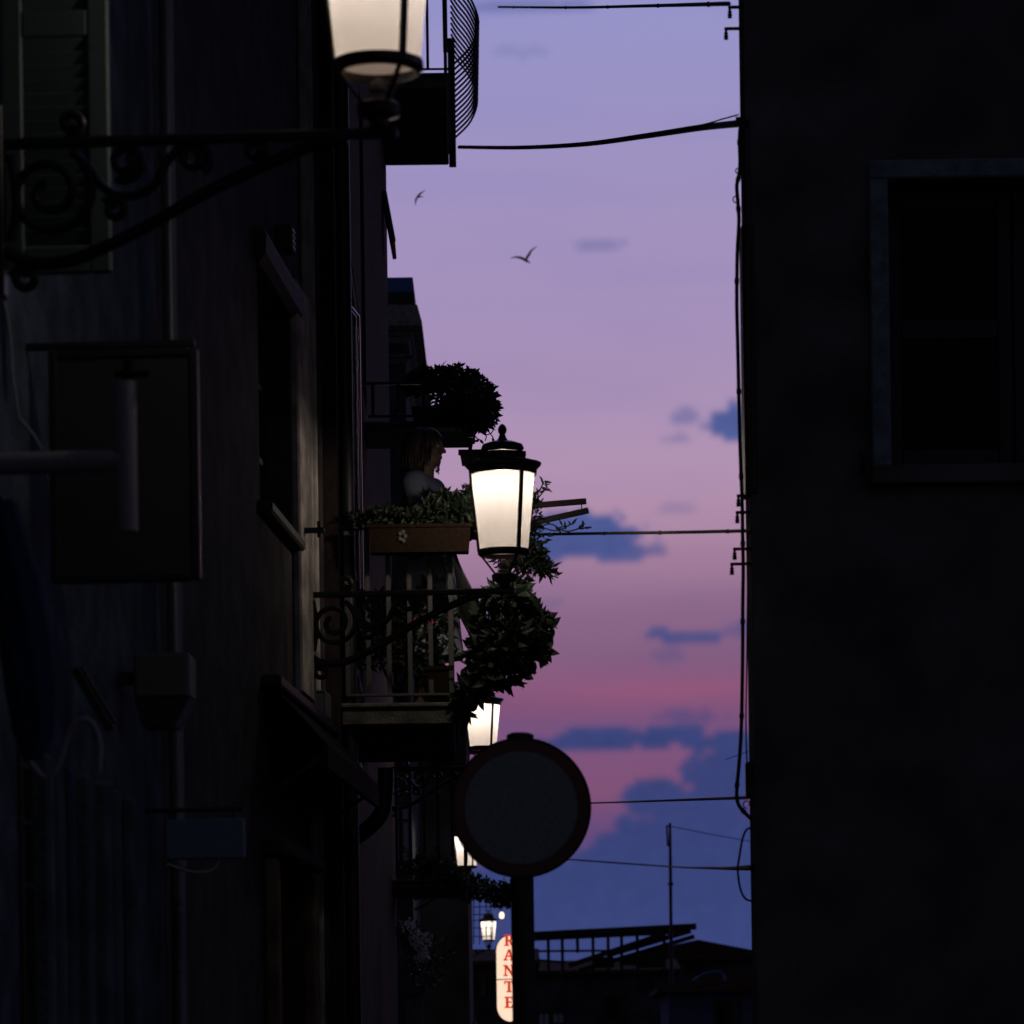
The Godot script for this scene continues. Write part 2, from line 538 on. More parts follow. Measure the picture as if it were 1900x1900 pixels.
func sky_color(dir: Vector3, detail: bool) -> Color:
	var el := asin(clampf(dir.y, -1.0, 1.0))
	var az := atan2(dir.x, -dir.z)
	var low: float = maxf(el, 0.0)
	var y: float = PY - F * tan(minf(low, deg_to_rad(20.0)))
	var c := Color.BLACK
	for k in STOPS.size() - 1:
		if y <= STOPS[k + 1][0] or k == STOPS.size() - 2:
			var f := clampf((y - STOPS[k][0]) / (STOPS[k + 1][0] - STOPS[k][0]), 0.0, 1.0)
			f = f * f * (3.0 - 2.0 * f) * 0.5 + f * 0.5
			c = Color(lerpf(STOPS[k][1], STOPS[k + 1][1], f), lerpf(STOPS[k][2], STOPS[k + 1][2], f), lerpf(STOPS[k][3], STOPS[k + 1][3], f)) / 255.0
			break
	c = c.srgb_to_linear()
	if detail:
		var x: float = PX + F * tan(az)
		var yy: float = PY - F * dir.y / sqrt(dir.x * dir.x + dir.z * dir.z)
		# a streak of afterglow on thin high cloud, and soft bands
		var streak := exp(-pow((yy - 1288.0 - wisp.get_noise_2d(x * 0.25, 9.0) * 14.0) / 16.0, 2.0)) * exp(-pow((x - 1260.0) / 190.0, 2.0))
		c = c.lerp(Color(0.33, 0.1, 0.19), 0.55 * streak)
		var haze := wisp.get_noise_2d(x * 0.16, yy * 0.8)
		c = c.lerp(c * Color(0.86, 0.88, 0.97), clampf(haze * 1.2 + 0.1, 0.0, 1.0) * 0.5)
		# cumulus in the shade of the evening
		var n1 := puff.get_noise_2d(x * 1.0, yy * 1.15)
		var n2 := puff.get_noise_2d(x * 3.1 + 400.0, yy * 3.4)
		var body := 0.0
		for q in CLOUDS:
			var dx: float = (x - q[0]) / q[2]
			var dy: float = (yy - q[1]) / (q[3] * (0.62 if yy > q[1] else 1.0))
			var d := sqrt(dx * dx + dy * dy)
			if d > 2.2: continue
			var soft: float = 0.08 if q[4] > 0.8 else 0.26
			body = maxf(body, q[4] * smoothstep(-soft, soft, 1.0 - d + (n1 * 0.5 + n2 * 0.32) * (0.75 if q[4] > 0.8 else 1.2)))
		# the bank that lies on the horizon
		var edge: float = 1512.0 + 75.0 * smoothstep(1190.0, 1060.0, x) + 60.0 * smoothstep(1000.0, 700.0, x)
		body = maxf(body, smoothstep(-8.0, 8.0, yy - edge + n1 * 34.0 + n2 * 14.0))
		var deep := Color(lerpf(74, 54, clampf((yy - 900.0) / 500.0, 0, 1)), lerpf(90, 66, clampf((yy - 900.0) / 500.0, 0, 1)), lerpf(150, 119, clampf((yy - 900.0) / 500.0, 0, 1))) / 255.0
		deep = deep.srgb_to_linear() * (1.0 + 0.14 * n2 + 0.1 * n1)
		deep = deep.lerp(Color(0.05, 0.068, 0.22), 0.45 * smoothstep(1560.0, 1800.0, yy))
		c = c.lerp(deep, 0.97 * body)
	elif low < deg_to_rad(4.4):
		c = c.lerp(Color(0.055, 0.07, 0.26), smoothstep(deg_to_rad(4.4), deg_to_rad(3.4), low))
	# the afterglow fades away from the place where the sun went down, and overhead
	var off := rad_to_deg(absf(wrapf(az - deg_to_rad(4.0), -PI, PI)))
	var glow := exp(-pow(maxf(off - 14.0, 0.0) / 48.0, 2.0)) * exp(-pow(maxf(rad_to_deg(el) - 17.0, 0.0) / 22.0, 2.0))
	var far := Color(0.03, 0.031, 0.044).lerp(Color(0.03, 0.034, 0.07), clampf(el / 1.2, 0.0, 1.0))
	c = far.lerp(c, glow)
	if dir.y < 0.0:
		c = c.lerp(Color(0.008, 0.008, 0.01), smoothstep(0.0, 0.03, -dir.y))
	return c

func make_sky() -> Sky:
	puff.noise_type = FastNoiseLite.TYPE_SIMPLEX_SMOOTH
	puff.frequency = 0.016
	puff.fractal_octaves = 4
	puff.seed = 7
	wisp.frequency = 0.008
	wisp.fractal_octaves = 3
	wisp.seed = 4
	var w := 4096
	var h := 2048
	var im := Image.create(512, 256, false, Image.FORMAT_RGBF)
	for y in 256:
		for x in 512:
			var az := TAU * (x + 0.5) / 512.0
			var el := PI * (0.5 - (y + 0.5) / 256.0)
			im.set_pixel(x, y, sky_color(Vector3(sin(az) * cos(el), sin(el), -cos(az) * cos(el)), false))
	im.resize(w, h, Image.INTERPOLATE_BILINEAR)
	var half := 150
	for x in range(-half, half):
		for y in range(800, 1030):
			var az := TAU * (x + 0.5) / w
			var el := PI * (0.5 - (y + 0.5) / h)
			var d := Vector3(sin(az) * cos(el), sin(el), -cos(az) * cos(el))
			var f := smoothstep(0.0, 30.0, half - absf(x)) * smoothstep(800.0, 825.0, y)
			var c := sky_color(d, true)
			im.set_pixel(posmod(x, w), y, im.get_pixel(posmod(x, w), y).lerp(c, f))
	var m := PanoramaSkyMaterial.new()
	m.panorama = ImageTexture.create_from_image(im)
	var s := Sky.new()
	s.sky_material = m
	return s

func set_camera_and_light() -> void:
	cam = Camera3D.new()
	cam.name = "camera"
	add_child(cam)
	var lens := CameraAttributesPhysical.new()
	lens.frustum_focal_length = 85.0
	lens.exposure_aperture = 3.5
	lens.frustum_focus_distance = F / 253.0
	lens.frustum_near = 0.1
	lens.frustum_far = 4000.0
	cam.attributes = lens
	cam.near = 0.1
	cam.far = 4000.0
	cam.position = Vector3(0, 1.6, 0)
	cam.rotation_degrees = Vector3(0, 0, -0.8)
	# a level view with the lens shifted up
	cam.projection = Camera3D.PROJECTION_FRUSTUM
	cam.size = 0.1 * 1900.0 / F
	cam.frustum_offset = Vector2(0, 0.1 * (PY - 950.0) / F)
	cam.current = true
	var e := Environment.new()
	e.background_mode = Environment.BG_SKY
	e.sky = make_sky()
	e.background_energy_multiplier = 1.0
	e.tonemap_mode = Environment.TONE_MAPPER_LINEAR
	e.tonemap_exposure = 1.0
	e.sdfgi_enabled = true
	e.ssao_enabled = true
	e.ssil_enabled = true
	var we := WorldEnvironment.new()
	we.name = "environment"
	we.environment = e
	add_child(we)
	# the last direct afterglow from where the sun went down, far down the street
	var sun := DirectionalLight3D.new()
	sun.name = "afterglow"
	sun.light_energy = 0.008
	sun.light_angular_distance = 12.0
	sun.light_color = Color(1.0, 0.72, 0.7)
	sun.shadow_enabled = true
	add_child(sun)
	sun.rotation_degrees = Vector3(-6, 176, 0)

# ---------------------------------------------------------------- windows and shutters
func window(parent: Node3D, r: Rect2, deep: float, wood: Material, cross := 1) -> Node3D:
	# casement set back in its opening: frame, mullions, panes; own axes of the wall frame
	var w := sub("window", parent, Transform3D(Basis(), Vector3(-deep, r.position.y, -r.get_center().x)))
	var hw := r.size.x / 2
	var f := begin()
	for s in [-1.0, 1.0]:
		bx(f, Vector3(0, r.size.y / 2, s * (hw - 0.035)), Vector3(0.06, r.size.y, 0.07))
	bx(f, Vector3(0, 0.035, 0), Vector3(0.058, 0.07, r.size.x - 0.14))
	bx(f, Vector3(0, r.size.y - 0.035, 0), Vector3(0.058, 0.07, r.size.x - 0.14))
	put(f, "window_frame", wood, w)
	var m := begin()
	bx(m, Vector3(0.004, r.size.y / 2, 0), Vector3(0.05, r.size.y - 0.14, 0.05))
	put(m, "mullion", wood, w)
	for k in cross:
		var b := begin()
		bx(b, Vector3(0.002, r.size.y * (k + 1) / (cross + 1), 0), Vector3(0.035, 0.035, r.size.x - 0.14))
		put(b, "glazing_bar", wood, w)
	for s in [-1.0, 1.0]:
		var p := begin()
		bx(p, Vector3(-0.012, r.size.y / 2, s * (hw / 2 - 0.022)), Vector3(0.008, r.size.y - 0.14, hw - 0.095), 0.001)
		put(p, "pane", M.glass, w)
	return w

func shutter(parent: Node3D, t: Transform3D, wide: float, high: float, mat: Material, called := "shutter") -> Node3D:
	# louvred leaf in the x-y plane, hinge at x = 0, foot at y = 0
	var s := sub(called, parent, t)
	var f := begin()
	for x in [0.035, wide - 0.035]:
		bx(f, Vector3(x, high / 2, 0), Vector3(0.07, high, 0.036))
	for y in [0.045, high * 0.5, high - 0.045]:
		bx(f, Vector3(wide / 2, y, 0), Vector3(wide - 0.14, 0.09, 0.034))
	put(f, "shutter_frame", mat, s)
	var one := begin()
	bx(one, Vector3.ZERO, Vector3(wide - 0.13, 0.054, 0.008), 0.002)
	one.generate_normals()
	var m := one.commit()
	for half in [[0.1, high * 0.5 - 0.05], [high * 0.5 + 0.05, high - 0.1]]:
		var n := int((half[1] - half[0]) / 0.045)
		for k in n:
			put_mesh(m, "slat", mat, s, Transform3D(Basis(Vector3.RIGHT, 0.3), Vector3(wide / 2, lerpf(half[0], half[1], (k + 0.5) / n), 0)))
	return s

func house_body(o: Node3D, s0: float, s1: float, high: float, deep: float, holes: Array, mat: Material) -> void:
	var st := begin()
	wall(st, s0, s1, 0, high, 0.4, holes)
	put(st, "wall", mat, o)
	var b := begin()   # the other walls, behind the front
	span(b, Vector3(-deep, 0, -s0), Vector3(-0.4, high - 0.002, -s0 - 0.4), 0)
	span(b, Vector3(-deep, 0, -s1 + 0.4), Vector3(-0.4, high - 0.002, -s1), 0)
	span(b, Vector3(-deep, 0, -s0 - 0.4), Vector3(-deep + 0.4, high - 0.002, -s1 + 0.4), 0)
	put(b, "rear_walls", mat, o)
	var rf := begin()
	prism(rf, PackedVector2Array([Vector2(0.35, high), Vector2(0.35, high + 0.12), Vector2(-deep / 2, high + 1.5), Vector2(-deep - 0.3, high + 0.12), Vector2(-deep - 0.3, high)]), -s1, -s0)
	put(rf, "roof", M.roof_tile, o)
	for h in holes:   # a dark room behind each opening
		var q: Rect2 = h
		var rm := begin()
		span(rm, Vector3(-2.2, q.position.y - 0.3, -q.position.x + 0.4), Vector3(-2.1, q.end.y + 0.3, -q.end.x - 0.4), 0)
		put(rm, "room_wall", M.brown_plaster, o)

func rect(t: Transform3D, out: float, px0: float, px1: float, py_mid: float, py0: float, py1: float) -> Rect2:
	# opening on a wall plane from what the photograph shows: left and right edge, top and foot
	var a := hit(t, out, px0, py_mid)
	var b := hit(t, out, px1, py_mid)
	var top := hit(t, out, (px0 + px1) / 2, py0)
	var low := hit(t, out, (px0 + px1) / 2, py1)
	return Rect2(-a.z, low.y, a.z - b.z, top.y - low.y)

# ---------------------------------------------------------------- the left row of houses
func make_left_houses() -> void:
	# 1: grey plaster, nearest, runs on past the camera
	var split := -hit(TA, 0, 291, 600).z
	var grey := thing("town_house", "grey-blue plastered house front at the near left, with open green shutter", "house", TA)
	var w0 := Rect2(sa(560) - 1.0, 4.3, 0.98, 1.7)
	var shop := rect(TA, 0, 34, 62, 1650, 1390, 2300)
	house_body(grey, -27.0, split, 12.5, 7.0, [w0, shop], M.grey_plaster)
	window(grey, w0, 0.22, M.dark_wood)
	var hinge := hit(TA, 0.03, 12, 515)
	shutter(grey, Transform3D(Basis(), Vector3(0.03, hinge.y, -w0.end.x + 0.02)), 0.36, 1.66, M.green_paint, "shutter")
	# shop window below
	var sw := sub("shop_window", grey)
	var f := begin()
	var n := 1
	for k in n + 1:
		var s: float = shop.position.x + 0.03 + (shop.size.x - 0.06) * k / n
		bx(f, Vector3(0.0, shop.get_center().y, -s), Vector3(0.03, shop.size.y, 0.03), 0.003)
	for y in [shop.position.y + 0.04, hit(TA, 0.0, 48, 1645).y, hit(TA, 0.0, 48, 1527).y, shop.end.y - 0.04]:
		bx(f, Vector3(0.0, y, -shop.get_center().x), Vector3(0.028, 0.02 if y != shop.end.y - 0.04 else 0.07, shop.size.x), 0.003)
	put(f, "shop_frame", M.dark_wood, sw)
	for k in n:
		var s0: float = shop.position.x + 0.03 + (shop.size.x - 0.06) * (k + 0.5) / n
		var p := begin()
		bx(p, Vector3(0.004, shop.get_center().y, -s0), Vector3(0.008, shop.size.y - 0.1, (shop.size.x - 0.06) / n - 0.052), 0.001)
		put(p, "pane", M.shop_glass, sw)
	# the drain pipe on the joint of the two houses
	var dp := begin()
	tube(dp, [Vector3(0.06, 1.2, -split), Vector3(0.06, 12.4, -split)], 0.035, 10)
	var pipe := put(dp, "drain_pipe", M.zinc, grey)
	for y in [2.6, 4.1, 5.6, 7.2]:
		var cl := begin()
		lathe(cl, [Vector2(0.036, -0.02), Vector2(0.044, -0.02), Vector2(0.044, 0.02), Vector2(0.036, 0.02)], 10, Transform3D(Basis(), Vector3(0.06, y, -split)))
		put(cl, "pipe_clamp", M.zinc, pipe)
	# string course and stucco bands that show as upright stripes when seen along the wall
	for q in [80, 106, 132, 160, 188, 216, 246]:
		var pl := begin()
		var s: float = -hit(TA, 0.03, q, 1600).z
		bx(pl, Vector3(0.02, 1.4, -s), Vector3(0.05 + 0.02 * (q % 3), 2.8, 0.12), 0.012)
		put(pl, "pilaster_strip", M.grey_plaster, grey)

	# 2: brown plaster, up to the mid lamp
	var end2 := -hit(TA, 0, 597, 1200).z
	var brown := thing("town_house", "brown plastered house front with hooded window, behind the hanging boards", "house", TA)
	var w1 := rect(TA, 0, 480, 538, 750, 545, 962)
	var door := rect(TA, 0, 500, 562, 1750, 1610, 2300)
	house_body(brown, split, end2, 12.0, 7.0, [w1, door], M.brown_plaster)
	window(brown, w1, 0.16, M.dark_wood, 2)
	var hd := begin()
	tiers(hd, -0.01, 0.0, -w1.end.x - 0.1, -w1.position.x + 0.04, [Vector2(0.02, w1.end.y + 0.0), Vector2(0.06, w1.end.y + 0.04), Vector2(0.065, w1.end.y + 0.13), Vector2(0.05, w1.end.y + 0.17)])
	put(hd, "window_hood", M.dark_wood, brown)
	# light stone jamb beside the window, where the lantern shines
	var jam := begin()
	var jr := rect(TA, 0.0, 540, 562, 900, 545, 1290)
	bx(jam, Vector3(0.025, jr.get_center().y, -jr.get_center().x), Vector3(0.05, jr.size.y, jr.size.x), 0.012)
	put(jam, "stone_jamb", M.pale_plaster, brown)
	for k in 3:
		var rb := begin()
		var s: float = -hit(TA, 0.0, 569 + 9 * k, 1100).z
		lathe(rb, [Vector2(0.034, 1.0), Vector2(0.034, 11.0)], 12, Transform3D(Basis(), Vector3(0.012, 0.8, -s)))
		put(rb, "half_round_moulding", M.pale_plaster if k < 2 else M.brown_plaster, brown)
	var sl := begin()
	bx(sl, Vector3(0.03, w1.position.y - 0.03, -w1.get_center().x), Vector3(0.08, 0.06, w1.size.x + 0.1), 0.012)
	put(sl, "window_sill", M.dark_wood, brown)
	var vb := begin()
	var v0 := hit(TA, 0.0, 516, 445)
	bx(vb, Vector3(0.04, v0.y, v0.z), Vector3(0.08, 0.14, 0.16), 0.01)
	var vent := put(vb, "vent_box", M.dark_wood, brown)
	var vl := begin()
	for k in 4: bx(vl, Vector3(0.083, v0.y - 0.045 + 0.03 * k, v0.z), Vector3(0.006, 0.012, 0.13), 0.001)
	put(vl, "vent_grille", M.iron, vent)
	# small bracket with hooks under the window
	var h0 := hit(TA, 0.0, 549, 985)
	var hk := begin()
	bar(hk, Vector3(0.0, h0.y, h0.z), Vector3(0.16, h0.y, h0.z), 0.03, 0.03)
	bar(hk, Vector3(0.13, h0.y + 0.05, h0.z), Vector3(0.13, h0.y - 0.04, h0.z), 0.022, 0.022)
	bar(hk, Vector3(0.03, h0.y, h0.z), Vector3(0.03, h0.y - 0.16, h0.z), 0.026, 0.026)
	put(hk, "hook_bracket", M.iron, brown)
	# door case and shop front mouldings near the ground
	for s in [door.position.x - 0.08, door.end.x + 0.08]:
		var dc := begin()
		bx(dc, Vector3(0.03, door.end.y / 2, -s), Vector3(0.07, door.end.y, 0.16), 0.015)
		put(dc, "door_jamb", M.ochre_plaster, brown)
	var dl := begin()
	bx(dl, Vector3(0.05, door.end.y + 0.06, -door.get_center().x), Vector3(0.12, 0.09, door.size.x + 0.4), 0.02)
	put(dl, "door_cornice", M.brown_plaster, brown)
	var dd := begin()
	for k in 4:
		bx(dd, Vector3(-0.18, door.end.y / 2, -door.position.x - door.size.x * (k + 0.5) / 4), Vector3(0.05, door.end.y, door.size.x / 4 - 0.012), 0.008)
	put(dd, "door_boards", M.dark_wood, brown)
	var och := begin()
	var o0 := hit(TA, 0.0, 592, 1515)
	bx(och, Vector3(0.012, o0.y, o0.z), Vector3(0.03, 0.42, 0.3), 0.008)
	put(och, "ochre_panel", M.ochre_plaster, brown)

	# 3: the house with the balconies; its front turns a little to the left
	var near_s := 0.0
	var far_s := -hit(TB, 0, 718, 420).z
	var bal := thing("balcony_house", "dark russet house carrying four balconies, left of the sky", "house", TB)
	var fd := rect(TB, 0, 655, 671, 800, 565, 1300)
	var fd_top := fd.end.y
	fd.position.y = at(740, 1303, 318).y + 0.01
	fd.size.y = fd_top - fd.position.y
	var fd2 := Rect2(sb(246), fd.position.y + 3.05, 1.2, 2.3)
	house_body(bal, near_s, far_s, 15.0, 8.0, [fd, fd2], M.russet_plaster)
	window(bal, fd, 0.035, M.pale_plaster, 4)
	window(bal, fd2, 0.12, M.dark_wood, 3)
	# pipes down the corner
	for k in 2:
		var cp := begin()
		tube(cp, [Vector3(0.05, 0, -0.12 - 0.16 * k), Vector3(0.05, 14.5, -0.12 - 0.16 * k)], 0.045 if k == 0 else 0.028, 10)
		put(cp, "drain_pipe", M.iron if k == 0 else M.zinc, bal)
	# polished rods added to catch the sky as bright lines before the tall window
	for q in [[664, 0.014], [659, 0.009]]:
		var hi_ := hit(TB, 0.05, q[0], 575)
		var lo_ := hit(TB, 0.05, q[0] + 6, 1092)
		var cd := begin()
		tube(cd, [Vector3(0.05, lo_.y, hi_.z), Vector3(0.05, hi_.y - 0.12, hi_.z), Vector3(0.05, hi_.y - 0.05, hi_.z + 0.02), Vector3(0.0, hi_.y, hi_.z + 0.1)], q[1], 10)
		put(cd, "added_glint_rod", M.bright_metal, bal)
	# top-hung shutter that stands out near the far corner
	var ts := hit(TB, 0.0, 712, 392)
	var th := begin()
	var ang := Basis(Vector3(0, 0, 1), 0.17)
	bx(th, Vector3(0, -0.25, 0), Vector3(0.04, 0.52, 0.8), 0.005, Transform3D(ang, Vector3(0.02, ts.y, ts.z + 0.45)))
	var tsh := put(th, "top_hung_shutter", M.green_paint, bal)
	var te := begin()
	bx(te, Vector3(0.023, -0.25, 0.37), Vector3(0.008, 0.5, 0.05), 0.001, Transform3D(ang, Vector3(0.02, ts.y, ts.z + 0.45)))
	put(te, "shutter_edge", M.zinc, tsh)

	# 4: the far house with the moulded cornice
	var far := thing("cornice_house", "far house with stepped cornice and blue parapet against the sky", "house", TC)
	var ppm := 130.0
	var Y := func(py: float) -> float: return at(752, py, ppm).y
	var U := func(px: float) -> float: return (px - 752.0) / ppm
	var b := begin()
	tiers(b, -6.0, 0.0, -9.0, 0.0, [Vector2(0, 0), Vector2(0, Y.call(676))])
	put(b, "wall", M.dusk_plaster, far)
	var c1 := begin()
	tiers(c1, -6.0, 0.0, -9.0, 0.0, [Vector2(0.005, Y.call(676)), Vector2(0.03, Y.call(672)), Vector2(0.06, Y.call(667)), Vector2(U.call(768), Y.call(663)), Vector2(U.call(768), Y.call(661))])
	put(c1, "string_course", M.stone, far)
	var up := begin()
	tiers(up, -6.0, -0.02, -9.0, 0.0, [Vector2(-0.01, Y.call(661)), Vector2(-0.01, Y.call(640))])
	put(up, "frieze", M.dusk_plaster, far)
	var c2 := begin()
	var prof := []
	for q in [[753, 640], [759, 638], [760, 627], [766, 624], [767, 619], [778, 616], [778, 612], [785, 611], [784, 603], [776, 572], [775, 570]]:
		prof.append(Vector2(U.call(q[0]), Y.call(q[1])))
	tiers(c2, -6.0, 0.0, -9.0, 0.0, prof)
	put(c2, "cornice", M.stone, far)
	var pa := begin()
	tiers(pa, -6.0, 0.0, -9.0, 0.0, [Vector2(U.call(771), Y.call(570)), Vector2(U.call(770), Y.call(546))])
	put(pa, "parapet", M.dark_wood, far)
	var pb := begin()
	tiers(pb, -6.0, 0.0, -9.0, 0.0, [Vector2(U.call(770.5), Y.call(545.5)), Vector2(U.call(768), Y.call(518))])
	put(pb, "parapet_cap", M.blue_paint, far)
	# a tall pale window on the side that faces the camera
	for k in 2:
		var x := -0.13 + 0.14 * k
		var wn := sub("window", far, Transform3D(Basis(Vector3(0, 0, 1), Vector3.UP, Vector3(-1, 0, 0)), Vector3(x - 0.1, Y.call(1600), 0.02)))
		var fr := begin()
		for s in [-1.0, 1.0]: bx(fr, Vector3(0, 0.42, s * 0.055), Vector3(0.04, 0.84, 0.025))
		for y in [0.01, 0.6, 0.83]: bx(fr, Vector3(0, y, 0), Vector3(0.036, 0.025, 0.09))
		put(fr, "window_frame", M.iron, wn)
		var pn := begin()
		bx(pn, Vector3(-0.01, 0.42, 0), Vector3(0.01, 0.8, 0.09), 0.001)
		put(pn, "curtain", M.pale_cloth, wn)

# ---------------------------------------------------------------- the right house
func make_right_house() -> void:
	var o := thing("corner_house", "black-brown house corner filling the right side, with stone-framed window", "house", TR)
	# own axes: x along the front to the right, y up, z towards the camera; front at z = 0
	var ppm := 380.0
	var X := func(px: float, py: float) -> float: return (TR.affine_inverse() * at(px, py, ppm)).x
	var Y := func(px: float, py: float) -> float: return at(px, py, ppm).y
	var x0: float = X.call(1649, 600)
	var y0: float = Y.call(1800, 866)
	var y1: float = Y.call(1800, 333)
	var hole := Rect2(x0, y0, 1.25, y1 - y0)
	var b := begin()
	wall(b, 0.0, 7.0, 0.0, 11.5, 0.4, [hole])
	var wm := put(b, "wall", M.right_plaster, o)
	wm.transform = Transform3D(Basis(Vector3(0, 0, 1), Vector3.UP, Vector3(-1, 0, 0)), Vector3.ZERO)
	var fl := begin()   # the flank along the street and the back
	prism(fl, PackedVector2Array([Vector2(0.02, -0.4), Vector2(1.75, -10), Vector2(8.5, -10), Vector2(7.0, -0.4), Vector2(6.6, -0.401), Vector2(8.0, -9.6), Vector2(2.05, -9.6), Vector2(0.42, -0.401)]), -11.5, -0.0, Transform3D(Basis(Vector3(1, 0, 0), Vector3(0, 0, 1), Vector3(0, -1, 0)), Vector3.ZERO))
	put(fl, "flank_walls", M.right_plaster, o)
	var rf := begin()
	prism(rf, PackedVector2Array([Vector2(-0.3, 0.3), Vector2(7.3, 0.3), Vector2(8.8, -10.3), Vector2(1.4, -10.3)]), -11.7, -11.5, Transform3D(Basis(Vector3(1, 0, 0), Vector3(0, 0, 1), Vector3(0, -1, 0)), Vector3.ZERO))
	put(rf, "roof", M.roof_tile, o)
	var w := sub("window", o, Transform3D(Basis(), Vector3(hole.position.x, hole.position.y, 0)))
	var k := 0.092
	for piece in [["jamb", Vector3(-k, 0, 0), Vector3(0, hole.size.y, 0.05)], ["jamb", Vector3(hole.size.x, 0, 0), Vector3(hole.size.x + k, hole.size.y, 0.05)], ["lintel", Vector3(-k, hole.size.y, 0), Vector3(hole.size.x + k, hole.size.y + 0.09, 0.052)], ["sill", Vector3(-k - 0.01, -0.09, 0), Vector3(hole.size.x + k + 0.01, 0, 0.09)]]:
		var st := begin()
		span(st, piece[1], piece[2], 0.008)
		put(st, piece[0], M.white_stone if piece[0] != "sill" else M.right_plaster, w)
	for s in 2:
		var sh := begin()
		var wd: float = hole.size.x / 2 - 0.01
		var ox: float = 0.005 + s * (wd + 0.01)
		for x in [ox + 0.035, ox + wd - 0.035]: bx(sh, Vector3(x, hole.size.y / 2, -0.16), Vector3(0.07, hole.size.y - 0.01, 0.04))
		for y in [0.06, hole.size.y / 2, hole.size.y - 0.06]: bx(sh, Vector3(ox + wd / 2, y, -0.16), Vector3(wd - 0.14, 0.1, 0.038))
		put(sh, "shutter_leaf", M.board_dark, w)
		var one := begin()
		bx(one, Vector3.ZERO, Vector3(wd - 0.13, 0.05, 0.008), 0.002)
		one.generate_normals()
		var m := one.commit()
		for h in 24:
			put_mesh(m, "slat", M.board_dark, w, Transform3D(Basis(Vector3.RIGHT, 0.6), Vector3(ox + wd / 2, lerpf(0.11, hole.size.y - 0.11, (h + 0.5) / 24.0), -0.165)))
	var hk := begin()
	tube(hk, [Vector3(-k - 0.05, -0.02, 0), Vector3(-k - 0.05, -0.02, 0.05), Vector3(-k - 0.05, 0.08, 0.05)], 0.012, 6)
	put(hk, "shutter_hook", M.iron, w)
	# an old painted patch low on the wall
	# iron brackets with porcelain cups for the wires, standing out from the corner
	for q in [[1352, 8, 0], [1345, 48, 0], [1366, 215, 1], [1366, 948, 0], [1361, 1016, 0], [1356, 1044, 0], [1368, 917, 0]]:
		var p: Vector3 = TR.affine_inverse() * at(q[0], q[1], ppm)
		var br := begin()
		bar(br, Vector3(0.03, p.y, -0.05), Vector3(p.x, p.y, -0.05), 0.016, 0.014)
		bar(br, Vector3(p.x + 0.008, p.y + 0.006, -0.05), Vector3(p.x + 0.008, p.y - 0.026, -0.05), 0.013, 0.013)
		var arm := put(br, "wire_bracket", M.iron, o)
		if q[2] == 0:
			var cup := begin()
			lathe(cup, [Vector2(0.0, -0.02), Vector2(0.011, -0.02), Vector2(0.008, -0.03), Vector2(0.012, -0.038), Vector2(0.009, -0.045), Vector2(0.012, -0.052), Vector2(0.0, -0.053)], 10, Transform3D(Basis(), Vector3(p.x + 0.008, p.y, -0.05)))
			put(cup, "insulator", M.dark_pot, arm)
	# a flat pipe casing on the upper corner
	var cs := begin()
	var ya: float = Y.call(1383, 415)
	var yb: float = Y.call(1390, 916)
	span(cs, Vector3(-0.026, yb, -0.2), Vector3(0.035, ya, 0.012), 0.006)
	put(cs, "pipe_casing", M.iron, o)
	var jb := begin()
	var yj: float = Y.call(1388, 1418)
	bx(jb, Vector3(-0.015, yj - 0.07, -0.06), Vector3(0.05, 0.17, 0.06), 0.006)
	put(jb, "junction_box", M.iron, o)

